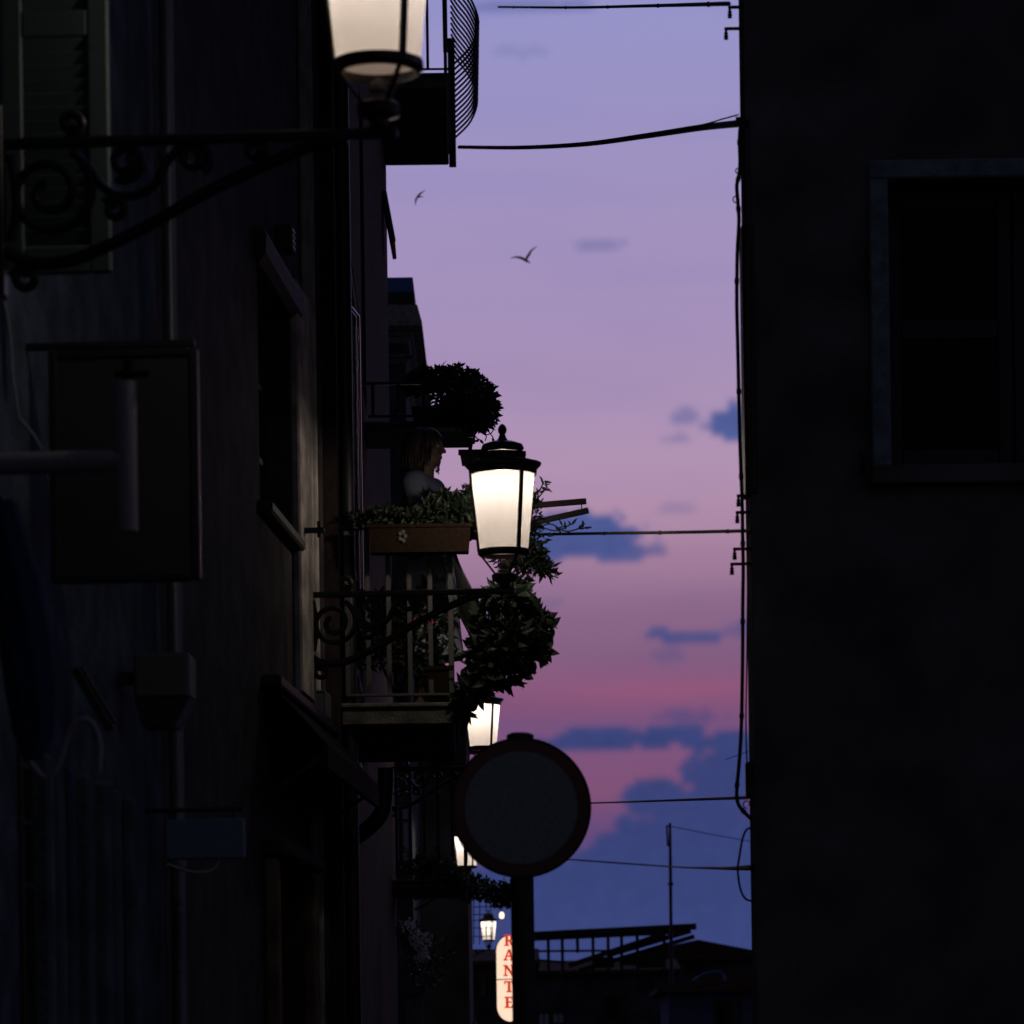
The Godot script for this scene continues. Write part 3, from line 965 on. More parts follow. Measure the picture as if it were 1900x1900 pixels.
# ---------------------------------------------------------------- lanterns
func lantern(px: float, py: float, ppm: float, t: Transform3D, arm: float, label: String, energy: float) -> void:
	# px, py: where the arm meets the lantern's foot
	var o := thing("street_lantern", label, "street lamp", Transform3D(t.basis, at(px, py, ppm)), "lit lanterns along the house fronts")
	var view := Basis(Vector3.UP, -t.basis.get_euler().y)
	var k := arm / 1.24
	var st := begin()
	bx(st, Vector3(-arm / 2 + 0.02, -0.016, 0), Vector3(arm + 0.08, 0.032, 0.04), 0.006)
	bx(st, Vector3(-arm + 0.012, -0.2, 0), Vector3(0.02, 0.62, 0.07), 0.006)
	put(st, "arm", M.lamp_iron, o)
	var curls := [spiral(Vector2(-1.074 * k, -0.175), 0.15 * k, 0.03, 60, -610, 70), spiral(Vector2(-0.823 * k, -0.083), 0.062, 0.015, -120, 430, 40), spiral(Vector2(-0.6 * k, -0.078), 0.055, 0.014, -60, 460, 36),
		smooth_line([Vector2(-1.22 * k, -0.36), Vector2(-1.14 * k, -0.4), Vector2(-1.0 * k, -0.395), Vector2(-0.79 * k, -0.31), Vector2(-0.53 * k, -0.175), Vector2(-0.234 * k, -0.055), Vector2(-0.1 * k, -0.03)]),
		smooth_line([Vector2(-0.95 * k, -0.09), Vector2(-0.9 * k, -0.16), Vector2(-0.83 * k, -0.195), Vector2(-0.74 * k, -0.17), Vector2(-0.69 * k, -0.09), Vector2(-0.64 * k, -0.035)]),
		spiral(Vector2(-1.0 * k, 0.045), 0.045, 0.012, -110, 330, 30), smooth_line([Vector2(-1.2 * k, -0.05), Vector2(-1.18 * k, -0.2), Vector2(-1.2 * k, -0.33)]), spiral(Vector2(-0.86 * k, -0.235), 0.04, 0.012, 150, -330, 26), spiral(Vector2(-0.4 * k, -0.062), 0.036, 0.012, -60, 400, 26), spiral(Vector2(-1.15 * k, -0.45), 0.045, 0.012, 90, 520, 28)]
	for c in curls:
		var s := begin()
		tube(s, flat3(c), 0.021 if c == curls[3] else 0.015, 8)
		put(s, "scroll", M.lamp_iron, o)
	var fb := begin()
	lathe(fb, [Vector2(0, 0.0), Vector2(0.03, 0.002), Vector2(0.034, 0.03), Vector2(0.068, 0.04), Vector2(0.072, 0.072), Vector2(0.055, 0.084), Vector2(0, 0.086)], 20)
	put(fb, "foot", M.lamp_iron, o)
	var kn := begin()
	lathe(kn, [Vector2(0.035, 0.085), Vector2(0.036, 0.1), Vector2(0.02, 0.106), Vector2(0.032, 0.118), Vector2(0.03, 0.135), Vector2(0.018, 0.155), Vector2(0, 0.165)], 14)
	put(kn, "lamp_holder", M.stone, o)
	var ring := begin()
	lathe(ring, [Vector2(0.12, 0.176), Vector2(0.135, 0.178), Vector2(0.148, 0.19), Vector2(0.146, 0.213), Vector2(0.136, 0.213), Vector2(0.128, 0.19), Vector2(0.12, 0.176)], 36)
	put(ring, "lower_ring", M.lamp_iron, o)
	var gl := begin()
	lathe(gl, [Vector2(0.1365, 0.212), Vector2(0.178, 0.637)], 48)
	put(gl, "lantern_glass", M.frosted_glass, o)
	var pan := begin()
	lathe(pan, [Vector2(0.0, 0.206), Vector2(0.134, 0.208), Vector2(0.134, 0.2105), Vector2(0.0, 0.2105)], 36)
	put(pan, "glass_floor", M.frosted_glass, o)
	for a in [35.0, 155.0, 275.0]:
		var d := view * Vector3(sin(deg_to_rad(a)), 0, cos(deg_to_rad(a)))
		var mu := begin()
		bar(mu, d * 0.142 + Vector3(0, 0.2, 0), d * 0.184 + Vector3(0, 0.64, 0), 0.024, 0.014, 0.003, d)
		put(mu, "mullion", M.lamp_iron, o)
		var sr := begin()
		bar(sr, d * 0.05 + Vector3(0, 0.078, 0), d * 0.135 + Vector3(0, 0.19, 0), 0.014, 0.01, 0.002, d)
		put(sr, "strut", M.lamp_iron, o)
	var cap := begin()
	lathe(cap, [Vector2(0.17, 0.634), Vector2(0.19, 0.634), Vector2(0.193, 0.665), Vector2(0.215, 0.688), Vector2(0.218, 0.698), Vector2(0.2, 0.702), Vector2(0.17, 0.712), Vector2(0.131, 0.72), Vector2(0.129, 0.755), Vector2(0.1, 0.762)], 40)
	put(cap, "cap", M.lamp_iron, o)
	for a in [60.0, 180.0, 300.0]:
		var d := view * Vector3(sin(deg_to_rad(a)), 0, cos(deg_to_rad(a)))
		var lug := begin()
		bar(lug, d * 0.125 + Vector3(0, 0.742, 0), d * 0.148 + Vector3(0, 0.742, 0), 0.02, 0.03)
		put(lug, "cap_lug", M.lamp_iron, o)
	var dome := begin()
	lathe(dome, [Vector2(0.09, 0.758), Vector2(0.112, 0.768), Vector2(0.121, 0.785), Vector2(0.112, 0.805), Vector2(0.07, 0.82), Vector2(0.034, 0.826), Vector2(0.022, 0.845), Vector2(0.017, 0.862), Vector2(0.0, 0.862)], 32)
	put(dome, "vent_dome", M.lamp_iron, o)
	var fin := begin()
	lathe(fin, [Vector2(0.012, 0.86), Vector2(0.022, 0.873), Vector2(0.026, 0.89), Vector2(0.02, 0.908), Vector2(0.009, 0.92), Vector2(0.0, 0.924)], 16)
	put(fin, "finial", M.lamp_iron, o)
	var l := OmniLight3D.new()
	l.name = "lantern_light"
	l.position = Vector3(0.0, 0.585, 0.0)
	l.light_color = Color(1.0, 0.935, 0.87)
	l.light_energy = energy
	l.light_size = 0.035
	l.omni_range = 40.0
	l.omni_attenuation = 2.0
	l.shadow_enabled = true
	o.add_child(l)

func make_lanterns() -> void:
	lantern(703, 238, 577, TA, 1.24, "nearest lit lantern, cut by the top edge, on a scrolled arm", 0.3)
	lantern(936, 1091, 330, TA, 1.12, "large lit lantern in the middle, before the planted balcony", 0.3)
	lantern(897, 1424, 181, TB, 1.0, "lit lantern half hidden above the round road sign", 0.45)
	lantern(867, 1634, 128, TB, 0.9, "lit lantern at the left edge of the round road sign", 0.45)
	lantern(907, 1761, 80, TB, 0.9, "small far lantern beside the glowing restaurant sign", 0.5)

# ---------------------------------------------------------------- balconies (parts of the balcony house)
func belly(a: Vector3, high: float, out: Vector3, prof: Array) -> Array:
	var pts := []
	for p in prof: pts.append(a + Vector3(0, p.x * high, 0) + out * p.y)
	return smooth_line(pts, 4)

func balcony(parent: Node3D, s0: float, s1: float, out: float, top: float, thick: float, high: float, gap: float, mats: Array, bulge: Array, label := "") -> Node3D:
	# slab, near return rail with flat balusters, bulging street side; axes of the wall frame
	var b := sub("balcony", parent, Transform3D(Basis(), Vector3(0, top, 0)))
	if label: b.set_meta("label", label)
	var st := begin()
	span(st, Vector3(0, -thick, -s0), Vector3(out, -0.034, -s1), 0.012)
	put(st, "slab", mats[0], b)
	var lip := begin()
	span(lip, Vector3(0, -0.03, -s0 + 0.02), Vector3(out + 0.02, 0, -s1 - 0.02), 0.01)
	put(lip, "slab_lip", mats[0], b)
	var tr := begin()
	bx(tr, Vector3(out / 2, high, -s0 - 0.04), Vector3(out, 0.022, 0.045), 0.004)
	bx(tr, Vector3(out - 0.02, high + 0.001, -(s0 + s1) / 2), Vector3(0.05, 0.024, s1 - s0), 0.004)
	put(tr, "top_rail", mats[1], b)
	var br := begin()
	bx(br, Vector3(out / 2, 0.05, -s0 - 0.04), Vector3(out - 0.06, 0.016, 0.03), 0.003)
	bx(br, Vector3(out - 0.02, 0.052, -(s0 + s1) / 2), Vector3(0.03, 0.016, s1 - s0 - 0.06), 0.003)
	put(br, "lower_rail", mats[1], b)
	var n := int((out - 0.06) / gap)
	for k in n:
		var q := begin()
		bx(q, Vector3((k + 0.35) * (out - 0.06) / n, high / 2 + 0.02, -s0 - 0.04), Vector3(0.028, high - 0.05, 0.012), 0.002)
		put(q, "baluster", mats[1], b)
	for z in [s0 + 0.04, s1 - 0.03]:
		var ps := begin()
		bx(ps, Vector3(out - 0.02, high / 2 - 0.05, -z), Vector3(0.032, high + 0.14, 0.032), 0.003)
		put(ps, "post", mats[1], b)
	var m := int((s1 - s0 - 0.1) / gap)
	for k in m:
		var q := begin()
		var z := -lerpf(s0 + 0.1, s1 - 0.08, float(k) / (m - 1))
		tube(q, belly(Vector3(out - 0.02, 0.05, z), high - 0.06, Vector3(1, 0, 0), bulge), gap * 0.058, 6)
		put(q, "bulged_baluster", mats[1], b)
	return b

func make_balconies() -> void:
	var h: Node3D = get_node("balcony_house")
	var top1 := at(740, 1303, 318).y
	balcony(h, 0.03, sb(286), 0.67, top1, 0.132, 1.03, 0.122, [M.concrete, M.rail_paint], [Vector2(0, 0), Vector2(0.12, 0.1), Vector2(0.32, 0.2), Vector2(0.55, 0.16), Vector2(0.8, 0.05), Vector2(1, 0)], "grey stone balcony where the woman stands, with white railing")
	var top2 := at(800, 797, 240).y
	balcony(h, sb(243), sb(236), 0.83, top2, 0.06, 0.3, 0.16, [M.concrete, M.iron], [Vector2(0, 0), Vector2(0.5, 0.02), Vector2(1, 0)], "upper balcony under the round shrub")
	var top3 := at(833, 311, 175).y + 0.15
	var b3 := balcony(h, sb(190), sb(175.5), 0.67, top3, 0.15, 1.05, 0.19, [M.concrete, M.iron], [Vector2(0, 0.0), Vector2(0.08, 0.1), Vector2(0.25, 0.26), Vector2(0.48, 0.33), Vector2(0.72, 0.25), Vector2(0.9, 0.12), Vector2(1, 0.06)], "high balcony with bulging black iron railing")
	var rl := begin()   # bowed rails that follow the bulge
	for q in [[0.52, 0.33]]:
		bx(rl, Vector3(0.65 + q[1], q[0] * 1.05, -(sb(190) + sb(175.5)) / 2), Vector3(0.012, 0.02, sb(175.5) - sb(190) - 0.1), 0.002)
	put(rl, "bowed_rail", M.iron, b3)
	var pb := begin()
	bx(pb, Vector3(0.71, 0.45, -sb(176.5)), Vector3(0.075, 1.35, 0.05), 0.004)
	put(pb, "post", M.iron, b3)
	var top4 := at(800, 1640, 180).y
	var b4 := balcony(h, sb(184), sb(175.5), 0.76, top4, 0.1, 1.13, 0.13, [M.concrete, M.iron], [Vector2(0, 0), Vector2(0.5, 0.03), Vector2(1, 0)], "low far balcony with scrolled iron railing")
	for x in [0.14, 0.3, 0.46]:
		for q in [[1.02, 0.05, 1], [0.86, 0.035, -1], [0.3, 0.035, 1], [0.16, 0.045, -1]]:
			var sc := begin()
			tube(sc, flat3(spiral(Vector2(x, q[0]), q[1], 0.008, 90, 90 + 500 * q[2], 26), -sb(184) - 0.04), 0.006, 5)
			put(sc, "scroll", M.iron, b4)
	# a further balcony floor that shows at the top of the frame, with the first overhead wire on it
	var top5 := at(900, 12, 170).y
	var b5 := sub("balcony", h, Transform3D(Basis(), Vector3(0, top5, 0)))
	var sl := begin()
	span(sl, Vector3(0, 0, -sb(176)), Vector3(1.05, 0.1, -sb(182)), 0.01)
	put(sl, "slab", M.concrete, b5)
	var bk := begin()
	bar(bk, Vector3(0.0, 0.0, -sb(179)), Vector3(0.95, 0.02, -sb(179)), 0.08, 0.05)
	put(bk, "slab_beam", M.dark_wood, b5)

# ---------------------------------------------------------------- pots and plants
func planter(label: String, t: Transform3D, size: Vector3, mat: Material, category := "planter") -> Node3D:
	var o := thing("planter_box", label, category, t)
	var st := begin()
	var h := size * 0.5
	st.set_smooth_group(-1)
	tiers(st, -h.x * 0.9, h.x * 0.9, -h.z * 0.85, h.z * 0.85, [Vector2(0, 0), Vector2(0.012, size.y * 0.86)])
	put(st, "trough", mat, o)
	var rm := begin()
	tiers(rm, -h.x * 0.9, h.x * 0.9, -h.z * 0.85, h.z * 0.85, [Vector2(0.014, size.y * 0.86), Vector2(0.024, size.y * 0.88), Vector2(0.024, size.y), Vector2(0.01, size.y)])
	put(rm, "rim", mat, o)
	return o

func px_lobes(t: Transform3D, list: Array) -> Array:
	# lobes given as [px, py, ppm, rx, ry (pixels), depth radius (m)]
	var inv := t.affine_inverse()
	return list.map(func(q): return [inv * at(q[0], q[1], q[2]), Vector3(float(q[3]) / q[2], float(q[4]) / q[2], q[5]), q[6] if q.size() > 6 else 1.0])

func stems(o: Node3D, from: Vector3, lobes: Array) -> void:
	var st := begin()
	for l in lobes:
		var c: Vector3 = l[0]
		tube(st, smooth_line([from, from.lerp(c, 0.5) + Vector3(0, 0.04, 0), c], 4), [0.012, 0.011, 0.01, 0.01, 0.008, 0.007, 0.006, 0.005, 0.004], 5)
	put(st, "stem", M.stem, o)

func big_leaves(o: Node3D, t: Transform3D, list: Array, mesh: Mesh, mat: Material) -> void:
	# single leaves that stand against the sky: [px, py, ppm, degrees in the picture (0 right, 90 up), scale]
	var inv := t.affine_inverse()
	for q in list:
		var a := deg_to_rad(q[3])
		var y := Vector3(cos(a), sin(a), rng.randf_range(-0.25, 0.25)).normalized()
		var x := y.cross(Vector3(rng.randf_range(-0.5, 0.5), rng.randf_range(-0.5, 0.5), 1)).normalized()
		var b: Basis = Basis(x, y, x.cross(y)) * float(q[4])
		put_mesh(mesh, "leaf", mat, o, Transform3D(inv.basis * b, inv * at(q[0], q[1], q[2])))

func make_plants() -> void:
	rng.seed = 77
	# round shrub on the upper balcony
	var t2 := Transform3D(TB.basis, at(800, 797, 240) + Vector3(0, 0, 0))
	var pb := planter("dark wooden trough under the round shrub on the upper balcony", Transform3D(TB.basis, at(838, 797, 243)), Vector3(0.62, 0.16, 0.24), M.dark_pot)
	var p := thing("balcony_shrub", "round dense shrub overflowing the upper balcony, black against the sky", "plant", Transform3D(TB.basis, pb.position + Vector3(0, 0.14, 0)))
	var lobes := px_lobes(p.transform, [[782, 702, 240, 24, 16, 0.12, 0.7], [815, 698, 240, 34, 14, 0.14], [850, 704, 240, 34, 18, 0.16], [872, 720, 240, 34, 28, 0.18, 1.2], [885, 742, 242, 33, 34, 0.2, 1.3], [860, 755, 244, 48, 36, 0.2, 1.6], [895, 768, 243, 27, 26, 0.16], [885, 785, 243, 26, 16, 0.12, 0.6], [770, 715, 238, 22, 16, 0.12, 0.8], [830, 730, 240, 30, 30, 0.16], [848, 785, 240, 34, 14, 0.14], [905, 752, 242, 18, 26, 0.12, 0.6], [780, 715, 236, 40, 12, 0.1, 0.8]])
	foliage(p, lobes, 620, 0.05, M.leaf)
	stems(p, Vector3(0, 0, 0), lobes.slice(0, 6))
	var inv := p.transform.affine_inverse()
	for q in [[[880, 790], [898, 806], [912, 803], [918, 790]], [[872, 795], [884, 812], [890, 816]], [[890, 795], [905, 800], [915, 812]], [[850, 690], [851, 681], [853, 677]], [[895, 790], [902, 808], [900, 818]]]:
		var tr := begin()
		tube(tr, smooth_line(q.map(func(w): return inv * at(w[0], w[1], 243)), 5), 0.0045, 5)
		put(tr, "trailing_stem", M.stem, p)
	var lm := leaf_mesh(0.055, 0.026)
	var outer := []
	for k in 46:
		var a := rng.randf_range(-60, 175)
		outer.append([848 + cos(deg_to_rad(a)) * rng.randf_range(66, 74), 745 - sin(deg_to_rad(a)) * rng.randf_range(54, 62), 243, a + rng.randf_range(-70, 70), rng.randf_range(0.7, 1.2)])
	for q in [[852, 679, 243, 20, 1.0], [852, 679, 243, 160, 1.0], [852, 679, 243, 70, 0.6], [890, 816, 243, 200, 0.9], [890, 815, 243, 310, 0.9], [914, 811, 243, 280, 0.8]]: outer.append(q)
	big_leaves(p, p.transform, outer, lm, M.leaf)

	# flower trough on the woman's rail, terracotta with a pale relief
	var tp := at(779, 1027, 319.5)
	var tb := planter("long terracotta trough with white relief hanging on the balcony railing", Transform3D(TB.basis, tp), Vector3(0.63, 0.16, 0.15), M.terracotta)
	var rl := begin()
	for k in 5:
		var a := TAU * k / 5.0
		lathe(rl, [Vector2(0, 0.008), Vector2(0.01, 0.006), Vector2(0.014, 0)], 8, Transform3D(Basis(Vector3.RIGHT, PI / 2), Vector3(-0.1 + cos(a) * 0.016, 0.09 + sin(a) * 0.026, 0.078)))
	put(rl, "relief_flower", M.ceramic, tb)
	var p1 := thing("trough_plant", "low leafy plants growing in the terracotta trough", "plant", Transform3D(TB.basis, tp + Vector3(0, 0.13, 0)))
	foliage(p1, px_lobes(p1.transform, [[672, 966, 318, 26, 10, 0.1, 0.3], [715, 960, 318, 34, 14, 0.1, 0.6], [770, 962, 318, 34, 12, 0.1, 0.5], [806, 950, 318, 26, 20, 0.1, 0.6], [848, 948, 318, 40, 26, 0.1], [825, 930, 316, 22, 16, 0.1, 0.4], [880, 940, 316, 30, 40, 0.12]]), 800, 0.05, M.leaf)
	# plants that hang inside and outside of the bulging side
	var pot := planter("terracotta pot standing at the foot of the balcony railing", Transform3D(TB.basis, at(815, 1301, 316)), Vector3(0.14, 0.2, 0.14), M.terracotta, "flower pot")
	var p2 := thing("hanging_plant", "broad-leaved plant spilling over the bulging rail under the middle lantern", "plant", Transform3D(TB.basis, at(880, 1300, 305)))
	var l2 := px_lobes(p2.transform, [[948, 1108, 318, 30, 18, 0.12, 0.7], [962, 1138, 318, 36, 26, 0.16, 1.1], [982, 1160, 318, 26, 20, 0.14, 0.7], [945, 1178, 318, 48, 32, 0.2, 1.4], [930, 1214, 318, 40, 26, 0.18, 1.1], [902, 1250, 318, 28, 26, 0.14, 0.8], [985, 1192, 318, 22, 14, 0.12, 0.5], [962, 1222, 318, 20, 14, 0.12, 0.4], [1000, 1150, 318, 14, 9, 0.08, 0.2], [940, 1252, 318, 16, 12, 0.1, 0.3], [876, 1282, 318, 18, 20, 0.1, 0.6], [935, 1105, 320, 30, 16, 0.1, 0.6], [908, 1145, 318, 26, 36, 0.14, 0.8], [895, 1205, 318, 22, 46, 0.14, 0.8], [858, 1312, 317, 10, 18, 0.08, 0.3]])
	foliage(p2, l2, 270, 0.085, M.broad_leaf, 0.46, 3)
	stems(p2, p2.transform.affine_inverse() * at(900, 1290, 318), l2.slice(0, 9))
	var bl := leaf_mesh(0.1, 0.052, 0.3, 4)
	var tips := []
	for q in [[1010, 1168, -60], [1018, 1180, -30], [1012, 1200, -35], [1005, 1205, -80], [1010, 1222, -40], [1000, 1222, -75], [1016, 1216, -50], [990, 1235, -65], [985, 1232, -100], [972, 1240, -85], [962, 1243, -20], [978, 1252, -15], [950, 1262, -80], [960, 1265, -60], [940, 1272, -95], [965, 1260, -45], [1015, 1150, 10], [1000, 1140, 40], [1010, 1160, -10], [1005, 1185, 0], [975, 1110, 60], [985, 1118, 30], [965, 1100, 80], [925, 1275, -110], [1000, 1195, -20], [1020, 1190, -70], [990, 1125, 50], [950, 1270, -30], [1024, 1175, -80], [1018, 1205, -15], [1008, 1228, -95], [980, 1245, -40], [930, 1278, -60], [968, 1250, -110], [1022, 1158, 35], [996, 1120, 75], [958, 1092, 100], [1000, 1212, -5]]:
		tips.append([q[0] - 12 * cos(deg_to_rad(q[2])), q[1] + 12 * sin(deg_to_rad(q[2])), 318, q[2] + rng.randf_range(-15, 15), rng.randf_range(0.7, 1.15)])
	big_leaves(p2, p2.transform, tips, bl, M.broad_leaf)
	var sm := leaf_mesh(0.035, 0.014)
	var small := []
	for k in 44: small.append([rng.randf_range(1005, 1030), rng.randf_range(1145, 1165), 318, rng.randf_range(-90, 120), rng.randf_range(0.6, 1.0)])
	big_leaves(p2, p2.transform, small, sm, M.leaf)
	# narrow-leaved climber behind the lantern, up to the rods
	var p3 := thing("climber_plant", "thin-leaved climber right of the middle lantern, trailing along the wire", "plant", Transform3D(TB.basis, at(880, 1100, 312)))
	var l3 := px_lobes(p3.transform, [[982, 930, 312, 16, 30, 0.1, 0.25], [988, 960, 312, 16, 24, 0.1, 0.3], [984, 995, 312, 20, 28, 0.14, 0.55], [994, 1026, 312, 18, 18, 0.14, 0.5], [1000, 1050, 312, 16, 12, 0.1, 0.4], [972, 1042, 312, 26, 20, 0.14, 0.7], [960, 1082, 312, 20, 12, 0.1, 0.35], [974, 1070, 312, 8, 18, 0.06, 0.12], [930, 960, 306, 40, 40, 0.16], [940, 1020, 306, 40, 50, 0.16], [1015, 1058, 312, 16, 10, 0.06, 0.3]])
	foliage(p3, l3, 420, 0.05, M.leaf, 0.34, 3)
	stems(p3, p3.transform.affine_inverse() * at(930, 1060, 310), l3.slice(0, 7))
	var inv3 := p3.transform.affine_inverse()
	for q in [[[990, 985], [1020, 972], [1050, 986], [1082, 978]], [[985, 970], [1030, 985], [1060, 972]], [[985, 930], [1004, 905], [1008, 893]], [[985, 945], [998, 925], [1016, 903]], [[990, 1040], [1010, 1062], [1036, 1072]]]:
		var t3 := begin()
		tube(t3, smooth_line(q.map(func(w): return inv3 * at(w[0], w[1], 312)), 5), 0.0045, 5)
		put(t3, "trailing_stem", M.stem, p3)
	var nl := leaf_mesh(0.06, 0.017, 0.2)
	var twig := []
	for q in [[1004, 905], [1008, 893], [1010, 900], [1000, 915], [1014, 905], [995, 925], [1002, 935], [1020, 974], [1035, 980], [1050, 984], [1060, 975], [1072, 980], [1082, 980], [1083, 978], [1030, 978], [1044, 976], [1010, 985], [1015, 995], [1010, 1000], [1030, 1068], [1020, 1060], [1010, 1045]]:
		twig.append([q[0], q[1], 312, rng.randf_range(-60, 130), rng.randf_range(0.6, 1.0)])
		twig.append([q[0], q[1], 312, rng.randf_range(-60, 130), rng.randf_range(0.5, 0.9)])
	big_leaves(p3, p3.transform, twig, nl, M.leaf)
	# shade plants inside the balcony, with a red flower
	var p4 := thing("bushy_plant", "bushy plant with a red bloom behind the white balusters", "plant", Transform3D(TB.basis, at(740, 1301, 308)))
	foliage(p4, px_lobes(p4.transform, [[650, 1140, 312, 50, 50, 0.1], [720, 1150, 312, 60, 55, 0.1, 1.3], [790, 1150, 312, 50, 60, 0.1, 1.3], [690, 1200, 312, 60, 40, 0.1], [780, 1215, 312, 50, 40, 0.1]]), 600, 0.06, M.leaf)
	stems(p4, Vector3.ZERO, px_lobes(p4.transform, [[650, 1140, 312, 1, 1, 1], [720, 1150, 312, 1, 1, 1], [790, 1150, 312, 1, 1, 1]]))
	var fl := begin()
	var inv4 := p4.transform.affine_inverse()
	for q in [[780, 1152], [793, 1147], [806, 1142], [770, 1157], [800, 1152]]:
		for k in 7:
			add_leaf(fl, Transform3D(any_turn(TB.basis.inverse() * Vector3(0, 0.3, 1), 0.8), inv4 * at(q[0], q[1], 321)), 0.032, 0.026, 0.5, 2)
	put(fl, "red_bloom", M.red_flower, p4)
	# plants on the low far balcony and the white bloom beneath
	var p5 := thing("balcony_greenery", "dark greenery at the foot of the scrolled far balcony", "plant", Transform3D(TB.basis, at(800, 1640, 186)))
	foliage(p5, px_lobes(p5.transform, [[775, 1610, 187, 30, 24, 0.1], [815, 1615, 187, 34, 24, 0.1], [850, 1628, 187, 28, 20, 0.12], [885, 1640, 186, 26, 14, 0.1, 0.7]]), 500, 0.05, M.leaf)
	var p6 := thing("white_hydrangea", "bush of pale white blooms low on the left house fronts", "plant", Transform3D(TB.basis, at(768, 1830, 215)))
	foliage(p6, px_lobes(p6.transform, [[758, 1730, 215, 18, 24, 0.1], [775, 1765, 215, 28, 34, 0.12], [812, 1765, 212, 26, 26, 0.1, 0.8], [790, 1800, 212, 30, 26, 0.1]]), 200, 0.06, M.pale_leaf)
	stems(p6, Vector3.ZERO, px_lobes(p6.transform, [[758, 1730, 215, 1, 1, 1], [775, 1765, 215, 1, 1, 1], [812, 1765, 212, 1, 1, 1]]))
	var inv6 := p6.transform.affine_inverse()
	var bm := begin()
	for k in 34:
		add_leaf(bm, Transform3D(any_turn(), any_turn().y * 0.035), 0.026, 0.022, 0.3, 2)
	bm.generate_normals()
	var bloom := bm.commit()
	for q in [[760, 1713], [770, 1728], [780, 1738], [790, 1750], [772, 1750], [785, 1762], [795, 1738], [778, 1778], [765, 1742], [790, 1776], [752, 1722]]:
		put_mesh(bloom, "bloom", M.white_flower, p6, Transform3D(any_turn(), inv6 * at(q[0], q[1], 222)))
	# dark box on the balcony corner behind the lantern
	planter("small dark trough on the balcony corner behind the middle lantern", Transform3D(TB.basis, at(878, 862, 285)), Vector3(0.16, 0.085, 0.14), M.dark_pot)

# ---------------------------------------------------------------- road sign
func make_road_sign() -> void:
	var ppm := 433.0
	var c := at(967, 1499, ppm)
	var o := thing("road_sign", "round road sign with dark red ring on a thick grey pole", "road sign", Transform3D(Basis(), Vector3(c.x, 0, c.z)))
	var po := begin()
	lathe(po, [Vector2(0.05, 0.0), Vector2(0.05, c.y + 0.31), Vector2(0.045, c.y + 0.318), Vector2(0, c.y + 0.318)], 24, Transform3D(Basis(), Vector3(0, 0, -0.06)))
	put(po, "pole", M.iron, o)
	var cp := begin()
	lathe(cp, [Vector2(0.057, c.y + 0.29), Vector2(0.059, c.y + 0.318), Vector2(0.04, c.y + 0.327), Vector2(0, c.y + 0.33)], 24, Transform3D(Basis(), Vector3(0, 0, -0.06)))
	put(cp, "pole_cap", M.iron, o)
	var face := Transform3D(Basis(Vector3.RIGHT, PI / 2), Vector3(0, c.y, 0))
	var bk := begin()
	lathe(bk, [Vector2(0, -0.012), Vector2(0.296, -0.012), Vector2(0.301, -0.006), Vector2(0.301, 0.008), Vector2(0.296, 0.012), Vector2(0.29, 0.006), Vector2(0, 0.006)], 72, face)
	put(bk, "plate", M.sign_back, o)
	var rg := begin()
	lathe(rg, [Vector2(0.242, 0.0085), Vector2(0.29, 0.0085)], 72, face)
	put(rg, "red_ring", M.sign_red, o)
	var wh := begin()
	lathe(wh, [Vector2(0.0, 0.009), Vector2(0.2418, 0.009)], 72, face)
	put(wh, "white_field", M.sign_white, o)
	for y in [-0.12, 0.12]:
		var cl := begin()
		bx(cl, Vector3(0, c.y + y, -0.035), Vector3(0.16, 0.03, 0.045), 0.004)
		put(cl, "clamp", M.zinc, o)

# ---------------------------------------------------------------- wires
func wire(label: String, pts: Array, r: float, per := 8, knots := 0, mat: Material = null) -> Node3D:
	var line := smooth_line(pts, per)
	var o := thing("overhead_cable", label, "cable", Transform3D(Basis(), line[0]), "cables strung across the street")
	var st := begin()
	tube(st, line.map(func(p): return p - line[0]), r, 7)
	put(st, "cable_core", mat if mat else M.cable, o)
	if knots:
		for k in knots:
			var kn := begin()
			var f := (k + 0.5) / knots * (line.size() - 1) + rng.randf_range(-0.4, 0.4)
			var i := clampi(int(f), 0, line.size() - 2)
			var a: Vector3 = line[i].lerp(line[i + 1], f - i) - line[0]
			var d: Vector3 = (line[i + 1] - line[i]).normalized() * r * 2.0
			tube(kn, [a - d, a - d * 0.5, a + d * 0.5, a + d], [r * 0.8, r * 1.3, r * 1.3, r * 0.8], 7)
			put(kn, "cable_tie", M.cable, o)
	return o

